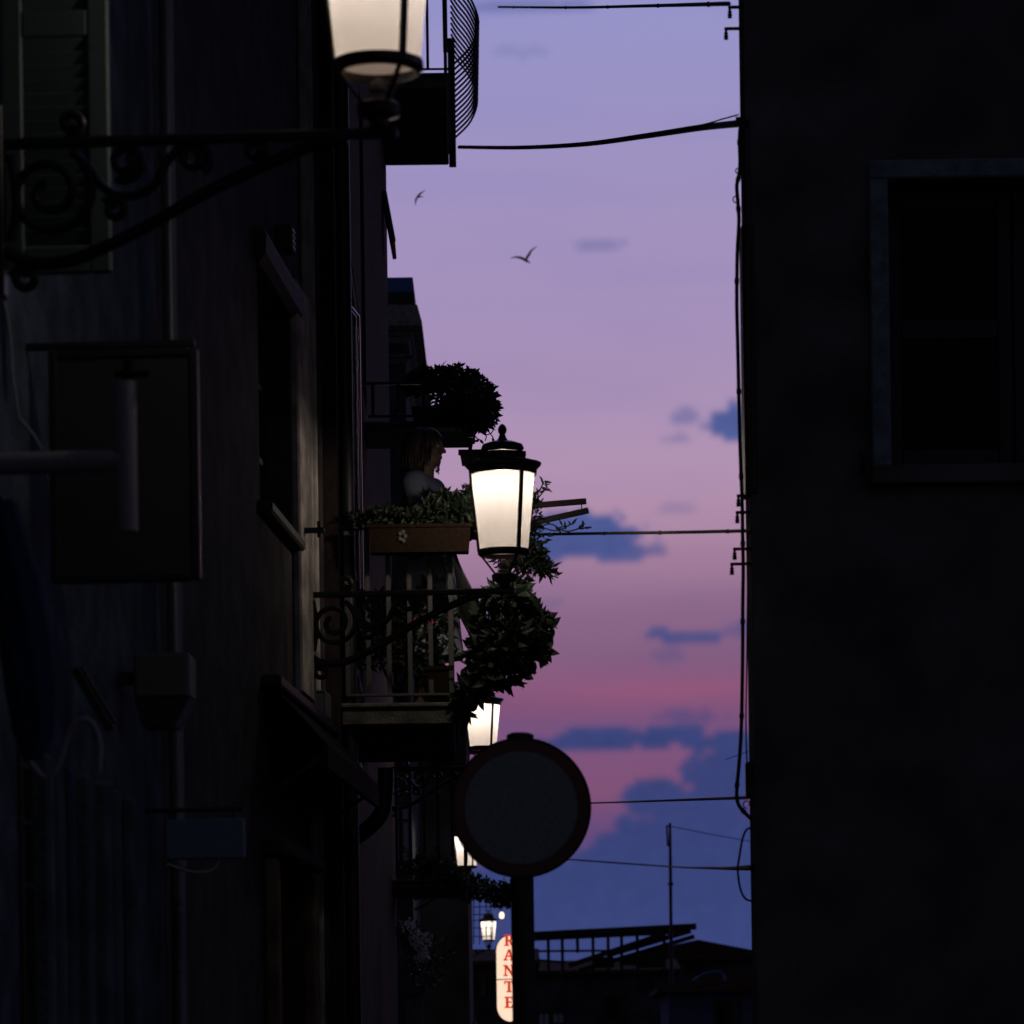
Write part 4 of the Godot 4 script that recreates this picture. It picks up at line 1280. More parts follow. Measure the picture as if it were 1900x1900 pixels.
func make_cables() -> void:
	rng.seed = 5
	wire("topmost cable across the sky, at the top edge of the picture", [at(925, 13, 170), at(1060, 14, 210), at(1200, 11, 260), at(1352, 7, 378)], 0.012, 8, 5)
	wire("heavy sagging cable from the bulging balcony to the right house", [at(852, 273, 177), at(960, 274, 200), at(1080, 268, 235), at(1200, 252, 280), at(1300, 237, 325), at(1385, 228, 381)], 0.019, 8, 0)
	wire("thin guy wire above the heavy sagging cable", [at(1210, 249, 283), at(1300, 232, 328), at(1340, 221, 350), at(1370, 213, 378)], 0.004, 6)
	wire("cable level with the middle lantern, behind the climbing plant", [at(985, 992, 300), at(1100, 990, 315), at(1250, 988, 345), at(1394, 985, 380)], 0.009, 8, 4)
	wire("thin straight cable behind the top of the round sign", [at(990, 1492, 150), at(1100, 1490, 180), at(1250, 1485, 250), at(1388, 1480, 379)], 0.009, 6)
	wire("lowest thick cable sloping from the sign to the right house", [at(1000, 1590, 90), at(1060, 1595, 92), at(1243, 1608, 100), at(1330, 1611, 180), at(1397, 1610, 378)], 0.016, 6)
	wire("hair-thin aerial wire from the mast top to the right", [at(1243, 1533, 62), at(1320, 1548, 62), at(1420, 1566, 62)], 0.012, 5)
	wire("faint thin wire crossing low cloud beside the right house", [at(1345, 1410, 120), at(1420, 1382, 120)], 0.006, 3)
	# the bundle that runs down the corner of the right house
	var down := [[1374, 228], [1372, 260], [1373, 300], [1371, 325], [1367, 345], [1369, 375], [1371, 410], [1368, 470], [1367, 560], [1369, 650], [1371, 740], [1373, 820], [1375, 880], [1377, 930], [1378, 1000], [1379, 1060], [1378, 1130], [1378, 1200], [1377, 1280], [1375, 1360], [1371, 1420], [1367, 1465], [1369, 1490], [1380, 1506], [1398, 1524]]
	wire("thick black cable bundle hanging down the corner of the right house", down.map(func(q): return at(q[0], q[1], 384)), 0.0095, 5, 11)
	wire("second thinner cable close to the corner of the right house", [[1382, 228], [1381, 300], [1383, 420], [1386, 920]].map(func(q): return at(q[0], q[1], 383)), 0.004, 6)
	wire("short cable beside the junction box on the right house", [[1387, 1060], [1386, 1200], [1384, 1340], [1386, 1420]].map(func(q): return at(q[0], q[1], 383)), 0.004, 6)
	wire("loose loop of cable hanging low at the right house corner", [[1398, 1536], [1386, 1539], [1378, 1556], [1372, 1590], [1369, 1615], [1374, 1650], [1384, 1668], [1398, 1672]].map(func(q): return at(q[0], q[1], 384)), 0.0055, 6)
	wire("small curl of wire on the cable bundle, upper", spiral(Vector2(1372, 317), 5, 5, 0, 330, 12).map(func(p): return at(p.x - 2, p.y, 385)), 0.003, 2)
	wire("small curl of wire on the cable bundle, below the upper one", spiral(Vector2(1367, 370), 6, 6, 0, 330, 12).map(func(p): return at(p.x - 1, p.y, 385)), 0.003, 2)
	wire("small curl of wire beside the end of the thick bundle", spiral(Vector2(1386, 1492), 8, 4, 90, 420, 14).map(func(p): return at(p.x, p.y, 385)), 0.003, 2)
	wire("grey hose looped low on the left wall above the bright slit", [[52, 1410], [84, 1445], [108, 1415], [126, 1362], [148, 1336], [172, 1345], [184, 1382], [182, 1430]].map(func(q): return at(q[0], q[1], 575)), 0.012, 6, 0, M.pipe_grey)
	# pale flex hanging on the left wall
	wire("pale loose flex hanging below the left meter box", [[612, 1402], [640, 1418], [652, 1435], [650, 1470], [640, 1500], [628, 1522]].map(func(q): return at(q[0], q[1], 322)), 0.006, 5, 0, M.pale_cable)
	wire("pale thin flex at the far left edge, bent outwards", [[8, 560], [18, 620], [22, 690], [30, 745], [36, 775], [60, 805], [78, 835]].map(func(q): return at(q[0], q[1], 570)), 0.005, 5, 0, M.pale_cable)

# ---------------------------------------------------------------- birds
func bird(called: String, label: String, ppm: float, left: Array, right: Array, body: Array, wide: float) -> void:
	var c := at(body[0][0], body[0][1], ppm)
	var o := thing(called, label, "bird", Transform3D(Basis(), c))
	var view := (cam.position - c).normalized()
	for w in [left, right]:
		var line := smooth_line(w.map(func(q): return at(q[0], q[1], ppm) - c + view * (q[2] if q.size() > 2 else 0.0)), 4)
		var r := []
		for k in line.size():
			var f := float(k) / (line.size() - 1)
			r.append(wide * (1.0 - 0.75 * f) * (0.8 + 0.5 * sin(PI * f)) / ppm)
		var st := begin()
		tube(st, line, r, 8, 0.22, view)
		put(st, "wing", M.feather, o)
	var b := begin()
	var bl := body.map(func(q): return at(q[0], q[1], ppm) - c)
	tube(b, bl, body.map(func(q): return q[2] / ppm), 8)
	put(b, "body", M.feather, o)

func make_birds() -> void:
	bird("gull", "larger bird gliding in mid sky, wings raised in a V", 42, [[974, 482], [968, 479], [958, 477], [947, 479]], [[976, 481], [981, 473], [986, 465], [996, 457]], [[970, 481, 0.8], [973, 482, 2.4], [977, 484, 2.6], [981, 486, 1.6], [984, 488, 0.4]], 2.6)
	bird("swift", "smaller bird at the upper left, beside the dark house", 75, [[775, 365], [779, 360], [783, 357], [789, 353]], [[775, 366], [772, 370], [771, 375], [771, 381]], [[773, 363, 0.6], [775, 365, 1.9], [778, 365, 1.7], [782, 365, 0.9], [786, 365, 0.3]], 1.9)

# ---------------------------------------------------------------- things fixed to the near left fronts
func plain(called: String, label: String, category: String, where: Vector3, basis := Basis()) -> Node3D:
	return thing(called, label, category, Transform3D(basis, where))

func make_left_clutter() -> void:
	# dark board hung square to the wall
	var c := at(232, 865, 536)
	var o := plain("hanging_board", "large dark rectangular hanging board behind the grey T-shaped pipe", "shop sign", c, TA.basis)
	var st := begin()
	bx(st, Vector3.ZERO, Vector3(0.47, 0.76, 0.03), 0.004)
	put(st, "board", M.board_dark, o)
	var fr := begin()
	for s in [-1.0, 1.0]:
		bx(fr, Vector3(s * 0.245, 0, 0), Vector3(0.03, 0.8, 0.05), 0.005)
		bx(fr, Vector3(0, s * 0.388, 0), Vector3(0.46, 0.03, 0.048), 0.005)
	put(fr, "board_frame", M.iron, o)
	var ar := begin()
	var wallx: float = (TA.affine_inverse() * c).x
	bar(ar, Vector3(-wallx, 0.42, 0), Vector3(0.25, 0.42, 0), 0.025, 0.025)
	bar(ar, Vector3(-0.12, 0.43, 0), Vector3(-0.12, 0.38, 0), 0.015, 0.015)
	bar(ar, Vector3(0.12, 0.43, 0), Vector3(0.12, 0.38, 0), 0.015, 0.015)
	put(ar, "hanger_arm", M.iron, o)
	# T-shaped pipe
	var pc := at(233, 855, 585)
	o = plain("pipe_bracket", "grey T-shaped pipe bracket sticking out at the left edge", "bracket", pc, TA.basis)
	var px: float = (TA.affine_inverse() * pc).x
	st = begin()
	tube(st, [Vector3(-px, 0, 0), Vector3(0, 0, 0)], 0.036, 16)
	put(st, "cross_pipe", M.pipe_grey, o)
	st = begin()
	tube(st, [Vector3(0, -0.225, 0), Vector3(0, 0.25, 0)], 0.038, 16)
	put(st, "upright_pipe", M.pipe_grey, o)
	st = begin()
	tube(st, [Vector3(0.012, 0.25, 0), Vector3(0.012, 0.32, 0)], 0.015, 10)
	tube(st, [Vector3(-0.03, 0.275, 0), Vector3(0.08, 0.275, 0)], 0.012, 8)
	put(st, "top_clip", M.terracotta, o)
	# box with hood
	c = at(306, 1258, 470)
	o = plain("shop_light_box", "dark hooded box on the wall above the blue hanging sign", "wall box", c, TA.basis)
	px = (TA.affine_inverse() * c).x
	st = begin()
	bx(st, Vector3(0, 0, 0), Vector3(0.22, 0.18, 0.2), 0.012)
	put(st, "casing", M.box_grey, o)
	st = begin()
	prism(st, PackedVector2Array([Vector2(-0.11, -0.09), Vector2(0.11, -0.09), Vector2(0.05, -0.2), Vector2(-0.08, -0.2)]), -0.09, 0.09)
	put(st, "funnel", M.iron, o)
	st = begin()
	bx(st, Vector3(-px / 2 - 0.055, 0.0, 0), Vector3(maxf(px - 0.11, 0.02), 0.05, 0.05), 0.004)
	put(st, "wall_stub", M.iron, o)
	# blue hanging sign
	c = at(381, 1557, 452)
	o = plain("hanging_sign", "dim blue rectangular sign hanging low on the left", "shop sign", c, TA.basis)
	px = (TA.affine_inverse() * c).x
	st = begin()
	bx(st, Vector3.ZERO, Vector3(0.325, 0.165, 0.04), 0.006)
	put(st, "sign_panel", M.board_blue, o)
	st = begin()
	bar(st, Vector3(-px, 0.12, 0), Vector3(0.16, 0.12, 0), 0.018, 0.018)
	for x in [-0.12, 0.12]: bar(st, Vector3(x, 0.125, 0), Vector3(x, 0.08, 0), 0.01, 0.01)
	put(st, "sign_arm", M.iron, o)
	st = begin()
	tube(st, flat3(smooth_line([Vector2(-0.16, -0.1), Vector2(-0.05, -0.135), Vector2(0.03, -0.125), Vector2(0.06, -0.08)])), 0.006, 6)
	put(st, "flex", M.pale_cable, o)
	# rolled navy cloth at the left edge
	c = at(30, 930, 640)
	o = plain("furled_awning", "dark navy cloth hanging furled at the left edge below the pipe", "awning", c, TA.basis)
	st = begin()
	var prof := [[930, 4, 24], [1000, 18, 34], [1080, 34, 42], [1180, 48, 46], [1280, 58, 44], [1360, 62, 34], [1410, 60, 16]]
	for k in prof.size() - 1:
		st.set_smooth_group(0)
		for i in 36:
			var q := []
			for e in [[k, i], [k + 1, i], [k + 1, i + 1], [k, i + 1]]:
				var p: Array = prof[e[0]]
				var a: float = TAU * e[1] / 36.0
				var r: float = p[2] / 640.0 * (1.0 + 0.14 * sin(a * 7.0 + p[0] * 0.01))
				q.append(TA.basis.inverse() * (at(p[1], p[0], 640) - c) + Vector3(cos(a) * r, 0, sin(a) * r))
			quad(st, q[0], q[1], q[2], q[3])
	put(st, "cloth", M.navy_cloth, o)
	st = begin()
	var top: Vector3 = TA.basis.inverse() * (at(4, 930, 640) - c)
	tube(st, [Vector3(-(TA.affine_inverse() * c).x, top.y, top.z), top], 0.015, 8)
	put(st, "awning_arm", M.iron, o)
	# slanting iron stay on the wall
	c = at(172, 1298, 548)
	o = plain("wall_stay", "slanting iron stay low on the left wall above the looped hose", "bracket", c)
	st = begin()
	bar(st, at(138, 1240, 548) - c, at(206, 1356, 548) - c, 0.018, 0.03)
	put(st, "stay_bar", M.iron, o)
	st = begin()
	bar(st, at(150, 1236, 548) - c, at(214, 1344, 548) - c, 0.014, 0.014)
	put(st, "tie_rod", M.iron, o)
	# meter boxes below the middle lantern
	for q in [[581, 1310, 323, 0.1, 0.155, "grey meter box with hanging wires on the lit corner"], [611, 1372, 318, 0.07, 0.18, "narrow meter box right of the wired grey one"]]:
		var wp := hit(TA, 0.0, q[0], q[1])
		o = plain("meter_box", q[5], "meter box", TA * wp, TA.basis)
		st = begin()
		bx(st, Vector3(0.045, 0, 0), Vector3(0.09, q[4], 0.26), 0.008)
		put(st, "casing", M.box_grey, o)
		st = begin()
		bx(st, Vector3(0.045, 0, 0.133), Vector3(q[3] * 0.6, q[4] * 0.7, 0.006), 0.002)
		put(st, "lid", M.zinc, o)
		st = begin()
		for k in 3:
			tube(st, smooth_line([Vector3(0.03 + 0.015 * k, -q[4] / 2, 0.08), Vector3(0.03 + 0.02 * k, -q[4] / 2 - 0.1, 0.09), Vector3(0.01 + 0.03 * k, -q[4] / 2 - 0.22, 0.08)]), 0.004, 5)
		put(st, "lead", M.pale_cable, o)
	# shop awning
	var a0 := hit(TA, 0.0, 488, 1275)
	o = plain("shop_awning", "dark folded shop awning over the doorway left of the balcony", "awning", TA * Vector3(0, a0.y, a0.z), TA.basis)
	st = begin()
	prism(st, PackedVector2Array([Vector2(0.0, 0.0), Vector2(0.06, 0.0), Vector2(0.33, -0.3), Vector2(0.33, -0.42), Vector2(0.3, -0.42), Vector2(0.3, -0.31), Vector2(0.04, -0.04), Vector2(0.0, -0.04)]), -sa(320) + sa(364), 0.0)
	put(st, "canopy", M.awning_cloth, o)
	st = begin()
	bx(st, Vector3(0.05, 0.03, (sa(364) - sa(320)) / 2), Vector3(0.1, 0.06, sa(320) - sa(364) + 0.1), 0.01)
	put(st, "cassette", M.iron, o)
	for z in [-0.1, sa(364) - sa(320) + 0.1]:
		st = begin()
		bar(st, Vector3(0.0, -0.55, z), Vector3(0.31, -0.33, z), 0.02, 0.02)
		put(st, "awning_arm", M.iron, o)
	# bent drain pipe in front of the balcony house
	var hs: Node3D = get_node("balcony_house")
	st = begin()
	var inv := TB.affine_inverse()
	var line := smooth_line([[716, 1425], [714, 1480], [706, 1512], [680, 1540], [650, 1562], [636, 1585], [632, 1640], [634, 1900], [634, 2500]].map(func(q): return inv * at(q[0], q[1], 308)), 5)
	tube(st, line, 0.048, 14)
	put(st, "bent_drain_pipe", M.iron, hs)
	# pillar below the white blooms
	c = at(768, 1830, 215)
	o = thing("stone_pillar", "pale stone pillar under the white blooms", "pillar", Transform3D(TB.basis, Vector3(c.x, 0, c.z)))
	st = begin()
	tiers(st, -0.075, 0.075, -0.075, 0.075, [Vector2(0.03, 0), Vector2(0.03, 0.2), Vector2(0, 0.22), Vector2(0, c.y - 0.08)])
	put(st, "shaft", M.pale_plaster, o)
	st = begin()
	tiers(st, -0.075, 0.075, -0.075, 0.075, [Vector2(0.002, c.y - 0.08), Vector2(0.03, c.y - 0.06), Vector2(0.03, c.y)])
	put(st, "capital", M.stone, o)
	# strip of pink cloth
	c = at(659, 1640, 290)
	o = plain("door_curtain", "narrow pink cloth strip hanging beside the dark drain pipe", "curtain", c, TB.basis)
	st = begin()
	for k in 10:
		bx(st, Vector3(0.008 * sin(k * 1.7), -0.22, -0.03 * k), Vector3(0.012, 0.44, 0.034), 0.003)
	put(st, "cloth", M.pink_cloth, o)
	# rods of a drying rack on the balcony
	c = at(955, 950, 312)
	o = plain("drying_rack", "two dark slats reaching out right of the middle lantern", "drying rack", c)
	for q in [[[940, 942], [1088, 930], 0.034], [[940, 981], [1092, 947], 0.034]]:
		st = begin()
		bar(st, at(q[0][0], q[0][1], 312) - c, at(q[1][0], q[1][1], 312) - c, 0.03, q[2], 0.003)
		put(st, "slat", M.dark_wood, o)
	st = begin()
	bar(st, at(1079, 934, 312) - c, at(1079, 949, 312) - c, 0.006, 0.006, 0.001)
	put(st, "link", M.iron, o)

# ---------------------------------------------------------------- the far end of the street
func far_house(label: String, px0: float, px1: float, eave: float, ridge: float, ppm: float, deep: float, mat: Material, wins: Array, along := true) -> Node3D:
	var a := at(px0, eave, ppm)
	var b := at(px1, eave, ppm)
	var w := b.x - a.x
	var o := thing("far_house", label, "house", Transform3D(Basis(), Vector3(a.x, 0, a.z)))
	var yr: float = at((px0 + px1) / 2, ridge, ppm).y
	var st := begin()
	span(st, Vector3(0, 0, 0), Vector3(w, a.y, -deep), 0)
	put(st, "wall", mat, o)
	st = begin()
	if along:
		prism(st, PackedVector2Array([Vector2(0.3, a.y - 0.05), Vector2(0.3, a.y + 0.08), Vector2(-deep / 2, yr), Vector2(-deep - 0.3, a.y + 0.08), Vector2(-deep - 0.3, a.y - 0.05)]), -w - 0.25, 0.25, Transform3D(Basis(Vector3(0, 0, 1), Vector3.UP, Vector3(-1, 0, 0)), Vector3.ZERO))
	else:
		prism(st, PackedVector2Array([Vector2(-0.3, a.y - 0.05), Vector2(-0.3, a.y + 0.08), Vector2(w / 2, yr), Vector2(w + 0.3, a.y + 0.08), Vector2(w + 0.3, a.y - 0.05)]), -deep, 0.3)
	put(st, "roof", M.roof_tile, o)
	for q in wins:
		var p := at(q[0], q[1], ppm)
		var r := at(q[2], q[3], ppm)
		var wn := sub("window", o, Transform3D(Basis(), Vector3((p.x + r.x) / 2 - a.x, (p.y + r.y) / 2, 0)))
		var ww := absf(r.x - p.x)
		var hh := absf(p.y - r.y)
		st = begin()
		for s in [-1.0, 1.0]:
			bx(st, Vector3(s * (ww / 2 + 0.02), 0, 0.02), Vector3(0.06, hh + 0.1, 0.08), 0.006)
			bx(st, Vector3(0, s * (hh / 2 + 0.02), 0.02), Vector3(ww - 0.02, 0.06, 0.078), 0.006)
		bx(st, Vector3(0, 0, 0.02), Vector3(0.04, hh - 0.02, 0.05), 0.004)
		put(st, "window_frame", M.old_wood, wn)
		st = begin()
		bx(st, Vector3(0, 0, 0.012), Vector3(ww, hh, 0.012), 0.001)
		put(st, "pane", q[4], wn)
	return o

func make_far_end() -> void:
	far_house("low dark house behind the scrolled balcony, with blue-curtained window", 700, 864, 1330, 1280, 118, 6.0, M.far_wall, [[737, 1395, 778, 1428, M.board_blue], [808, 1393, 836, 1432, M.glass]])
	far_house("far low house behind the restaurant sign", 760, 986, 1790, 1752, 62, 8.0, M.far_wall, [[880, 1810, 900, 1850, M.glass]])
	far_house("long far roof at the foot of the sky, left of the mast", 986, 1250, 1806, 1775, 52, 7.0, M.far_wall, [[1000, 1880, 1019, 1910, M.pale_cloth], [1026, 1880, 1046, 1898, M.pale_cloth], [1120, 1850, 1150, 1890, M.glass]])
	far_house("far gabled house behind the mast, beside the right house", 1150, 1440, 1782, 1744, 46, 9.0, M.far_wall, [[1330, 1830, 1360, 1870, M.glass]], false)
	far_house("nearer low house with dull blue side wall at the bottom", 1240, 1480, 1838, 1808, 72, 5.0, M.board_blue_dull, [[1330, 1860, 1370, 1900, M.glass]], false)
	# pergola of weathered beams on the far roof
	var ppm := 58.0
	var base := at(990, 1792, ppm)
	var o := plain("roof_pergola", "weathered timber pergola frame on the far roof", "pergola", base)
	var P := func(px: float, py: float, z := 0.0) -> Vector3: return at(px, py, ppm) - base + Vector3(0, 0, z)
	var beams := [["top_beam", [960, 1736], [1292, 1719], 0.14, 0.2, 0.0], ["top_beam", [960, 1739], [1280, 1724], 0.14, 0.16, -1.6], ["rafter", [1055, 1792], [1232, 1733], 0.12, 0.16, 0.1], ["rafter", [1075, 1800], [1290, 1736], 0.12, 0.14, -0.6], ["mid_rail", [960, 1765], [1135, 1764], 0.07, 0.07, 0.0], ["low_rail", [960, 1778], [1050, 1785], 0.07, 0.07, -0.2], ["rafter", [1130, 1770], [1285, 1724], 0.12, 0.16, -1.2]]
	for q in beams:
		var st := begin()
		bar(st, P.call(q[1][0], q[1][1], q[5]), P.call(q[2][0], q[2][1], q[5]), q[3], q[4], 0.01)
		put(st, q[0], M.old_wood, o)
	for x in [1017, 1043, 1071, 1100, 1128, 1153, 1182, 1232]:
		var st := begin()
		var top: float = 1736 - (x - 990) * 0.043
		var low: float = 1800 if x < 1060 or x > 1090 else 1768
		bar(st, P.call(x, top), P.call(x + 1, low), 0.09, 0.1, 0.008)
		put(st, "post", M.old_wood, o)
	for q in [[1150, 1790, 1185, 1772], [1185, 1795, 1235, 1770], [1100, 1795, 1140, 1775]]:
		var st := begin()
		bx(st, (P.call(q[0], q[1], -0.4) + P.call(q[2], q[3], -0.4)) / 2, Vector3((q[2] - q[0]) / ppm, (q[1] - q[3]) / ppm, 0.5), 0.04)
		put(st, "stacked_timber", M.old_wood, o)
	# mast
	ppm = 62.0
	base = at(1244, 1840, ppm)
	o = plain("aerial_mast", "thin aerial mast rising from the far roofs", "mast", base)
	var Q := func(px: float, py: float) -> Vector3: return at(px, py, ppm) - base
	var st := begin()
	tube(st, [Q.call(1246, 1840), Q.call(1244, 1612), Q.call(1243, 1527)], [0.055, 0.05, 0.04], 10)
	put(st, "pole", M.iron, o)
	st = begin()
	tube(st, [Q.call(1237, 1531), Q.call(1239, 1570)], 0.028, 8)
	bar(st, Q.call(1236, 1532), Q.call(1244, 1534), 0.03, 0.03)
	bar(st, Q.call(1239, 1568), Q.call(1244, 1566), 0.03, 0.03)
	put(st, "aerial", M.iron, o)
	st = begin()
	lathe(st, [Vector2(0.05, -0.05), Vector2(0.085, -0.03), Vector2(0.085, 0.03), Vector2(0.05, 0.05)], 12, Transform3D(Basis(), Q.call(1244.5, 1640)))
	put(st, "collar", M.iron, o)
	# blue sheet on the low roof
	o = plain("blue_tarpaulin", "small bright blue sheet draped on the low roof beside the right house", "tarpaulin", at(1318, 1812, 74))
	st = begin()
	var arc := smooth_line([Vector2(-0.42, -0.08), Vector2(-0.2, 0.06), Vector2(0.1, 0.12), Vector2(0.3, 0.08), Vector2(0.38, -0.1)], 5)
	for k in arc.size() - 1:
		bar(st, Vector3(arc[k].x, arc[k].y, 0), Vector3(arc[k + 1].x, arc[k + 1].y, 0), 0.8, 0.03, 0.004)
	put(st, "sheet", M.blue_sheet, o)
	# awning edge at the bottom
	o = plain("far_awning", "dim blue awning edge at the bottom, left of the sign pole", "awning", at(848, 1890, 110))
	st = begin()
	prism(st, PackedVector2Array([Vector2(-0.35, 0.05), Vector2(0.32, -0.06), Vector2(0.33, -0.16), Vector2(-0.35, -0.05)]), -0.9, 0.0)
	put(st, "canopy", M.blue_paint, o)
	st = begin()
	bar(st, Vector3(-0.36, 0.06, 0.01), Vector3(0.33, -0.055, 0.01), 0.03, 0.04)
	put(st, "front_bar", M.zinc, o)
	# iron grille beside the far lantern, sky behind it
	ppm = 84.0
	base = at(895, 1745, ppm)
	o = plain("iron_grille", "far iron grille left of the smallest lantern, sky behind", "grille", base)
	st = begin()
	for x in [879, 890, 902, 911]: bar(st, at(x, 1672, ppm) - base, at(x, 1752, ppm) - base, 0.022, 0.022)
	put(st, "uprights", M.iron, o)
	st = begin()
	for y in [1683, 1697, 1708, 1722, 1738]: bar(st, at(877, y, ppm) - base, at(913, y - 1, ppm) - base, 0.02, 0.02)
	put(st, "cross_bars", M.iron, o)
	# tangle of leaves above the far lantern
	var p := plain("street_vine", "dark vine hanging across the street above the far lantern", "plant", at(905, 1650, 150))
	rng.seed = 19
	foliage(p, px_lobes(p.transform, [[865, 1656, 150, 26, 16, 0.15], [895, 1656, 150, 28, 14, 0.15], [925, 1655, 150, 28, 18, 0.15], [945, 1660, 150, 22, 20, 0.15], [930, 1672, 150, 24, 8, 0.1, 0.5]]), 420, 0.07, M.leaf)
	stems(p, Vector3(-0.6, 0.05, 0), px_lobes(p.transform, [[865, 1656, 150, 1, 1, 1], [895, 1656, 150, 1, 1, 1], [940, 1655, 150, 1, 1, 1]]))

func make_restaurant_sign() -> void:
	var ppm := 95.0
	var c := at(946, 1816, ppm)
	var o := plain("restaurant_sign", "glowing upright white sign with red letters behind the sign pole", "lit sign", c)
	var round_rect := func(hw: float, hh: float) -> PackedVector2Array:
		var out := PackedVector2Array()
		for e in [[1.0, 0.0], [-1.0, PI]]:
			for k in 13:
				var a: float = e[1] + PI * k / 12.0
				out.append(Vector2(cos(a) * hw, e[0] * (hh - hw * 1.15) + sin(a) * hw * 1.15))
		return out
	var st := begin()
	prism(st, round_rect.call(0.275, 0.855), -0.09, 0.05)
	put(st, "casing", M.iron, o)
	st = begin()
	prism(st, round_rect.call(0.255, 0.835), 0.051, 0.066)
	put(st, "sign_panel", M.lit_sign_panel, o)
	var f := SystemFont.new()
	f.font_names = PackedStringArray(["Droid Serif"])
	f.font_weight = 700
	var fv := FontVariation.new()
	fv.base_font = f
	fv.variation_embolden = 0.7
	var i := 0
	for q in [["R", 1746], ["A", 1773], ["N", 1802], ["T", 1832], ["E", 1861]]:
		var t := TextMesh.new()
		t.font = fv
		t.text = q[0]
		t.font_size = 64
		t.pixel_size = 0.0046
		t.depth = 0.012
		put_mesh(t, "sign_letter", M.lit_sign_letter, o, Transform3D(Basis(), at(944, q[1], ppm) - c + Vector3(0, 0, 0.0735)))
		i += 1
	st = begin()
	bar(st, Vector3(-0.9, 0.1, -0.02), Vector3(-0.27, 0.1, -0.02), 0.04, 0.04)
	bar(st, Vector3(-0.3, -0.02, 0.085), Vector3(0.3, 0.0, 0.085), 0.02, 0.02)
	put(st, "sign_bracket", M.iron, o)
	var l := AreaLight3D.new()
	l.name = "sign_light"
	l.area_size = Vector2(0.5, 1.6)
	l.light_color = Color(1.0, 0.87, 0.76)
	l.light_energy = 0.12
	l.position = Vector3(0, 0, 0.11)
	l.rotation_degrees = Vector3(0, 180, 0)
	l.shadow_enabled = true
	o.add_child(l)
	# the little lamp above it
	var b := at(931, 1698, 100)
	o = plain("small_globe_lamp", "tiny glowing globe lamp above the restaurant sign", "lamp", b)
	st = begin()
	lathe(st, [Vector2(0, -0.07), Vector2(0.035, -0.06), Vector2(0.05, -0.02), Vector2(0.045, 0.03), Vector2(0.02, 0.06), Vector2(0, 0.065)], 16)
	put(st, "globe_bulb", M.small_bulb, o)
	st = begin()
	tube(st, smooth_line([Vector3(0, 0.06, 0), Vector3(0.0, 0.14, 0), Vector3(0.08, 0.17, 0), Vector3(0.2, 0.12, 0)]), 0.012, 6)
	put(st, "lamp_arm", M.iron, o)
	var e := OmniLight3D.new()
	e.name = "globe_light"
	e.light_color = Color(1.0, 0.85, 0.65)
	e.light_energy = 0.05
	e.light_size = 0.03
	e.omni_range = 30.0
	e.omni_attenuation = 2.0
	e.shadow_enabled = true
	o.add_child(e)

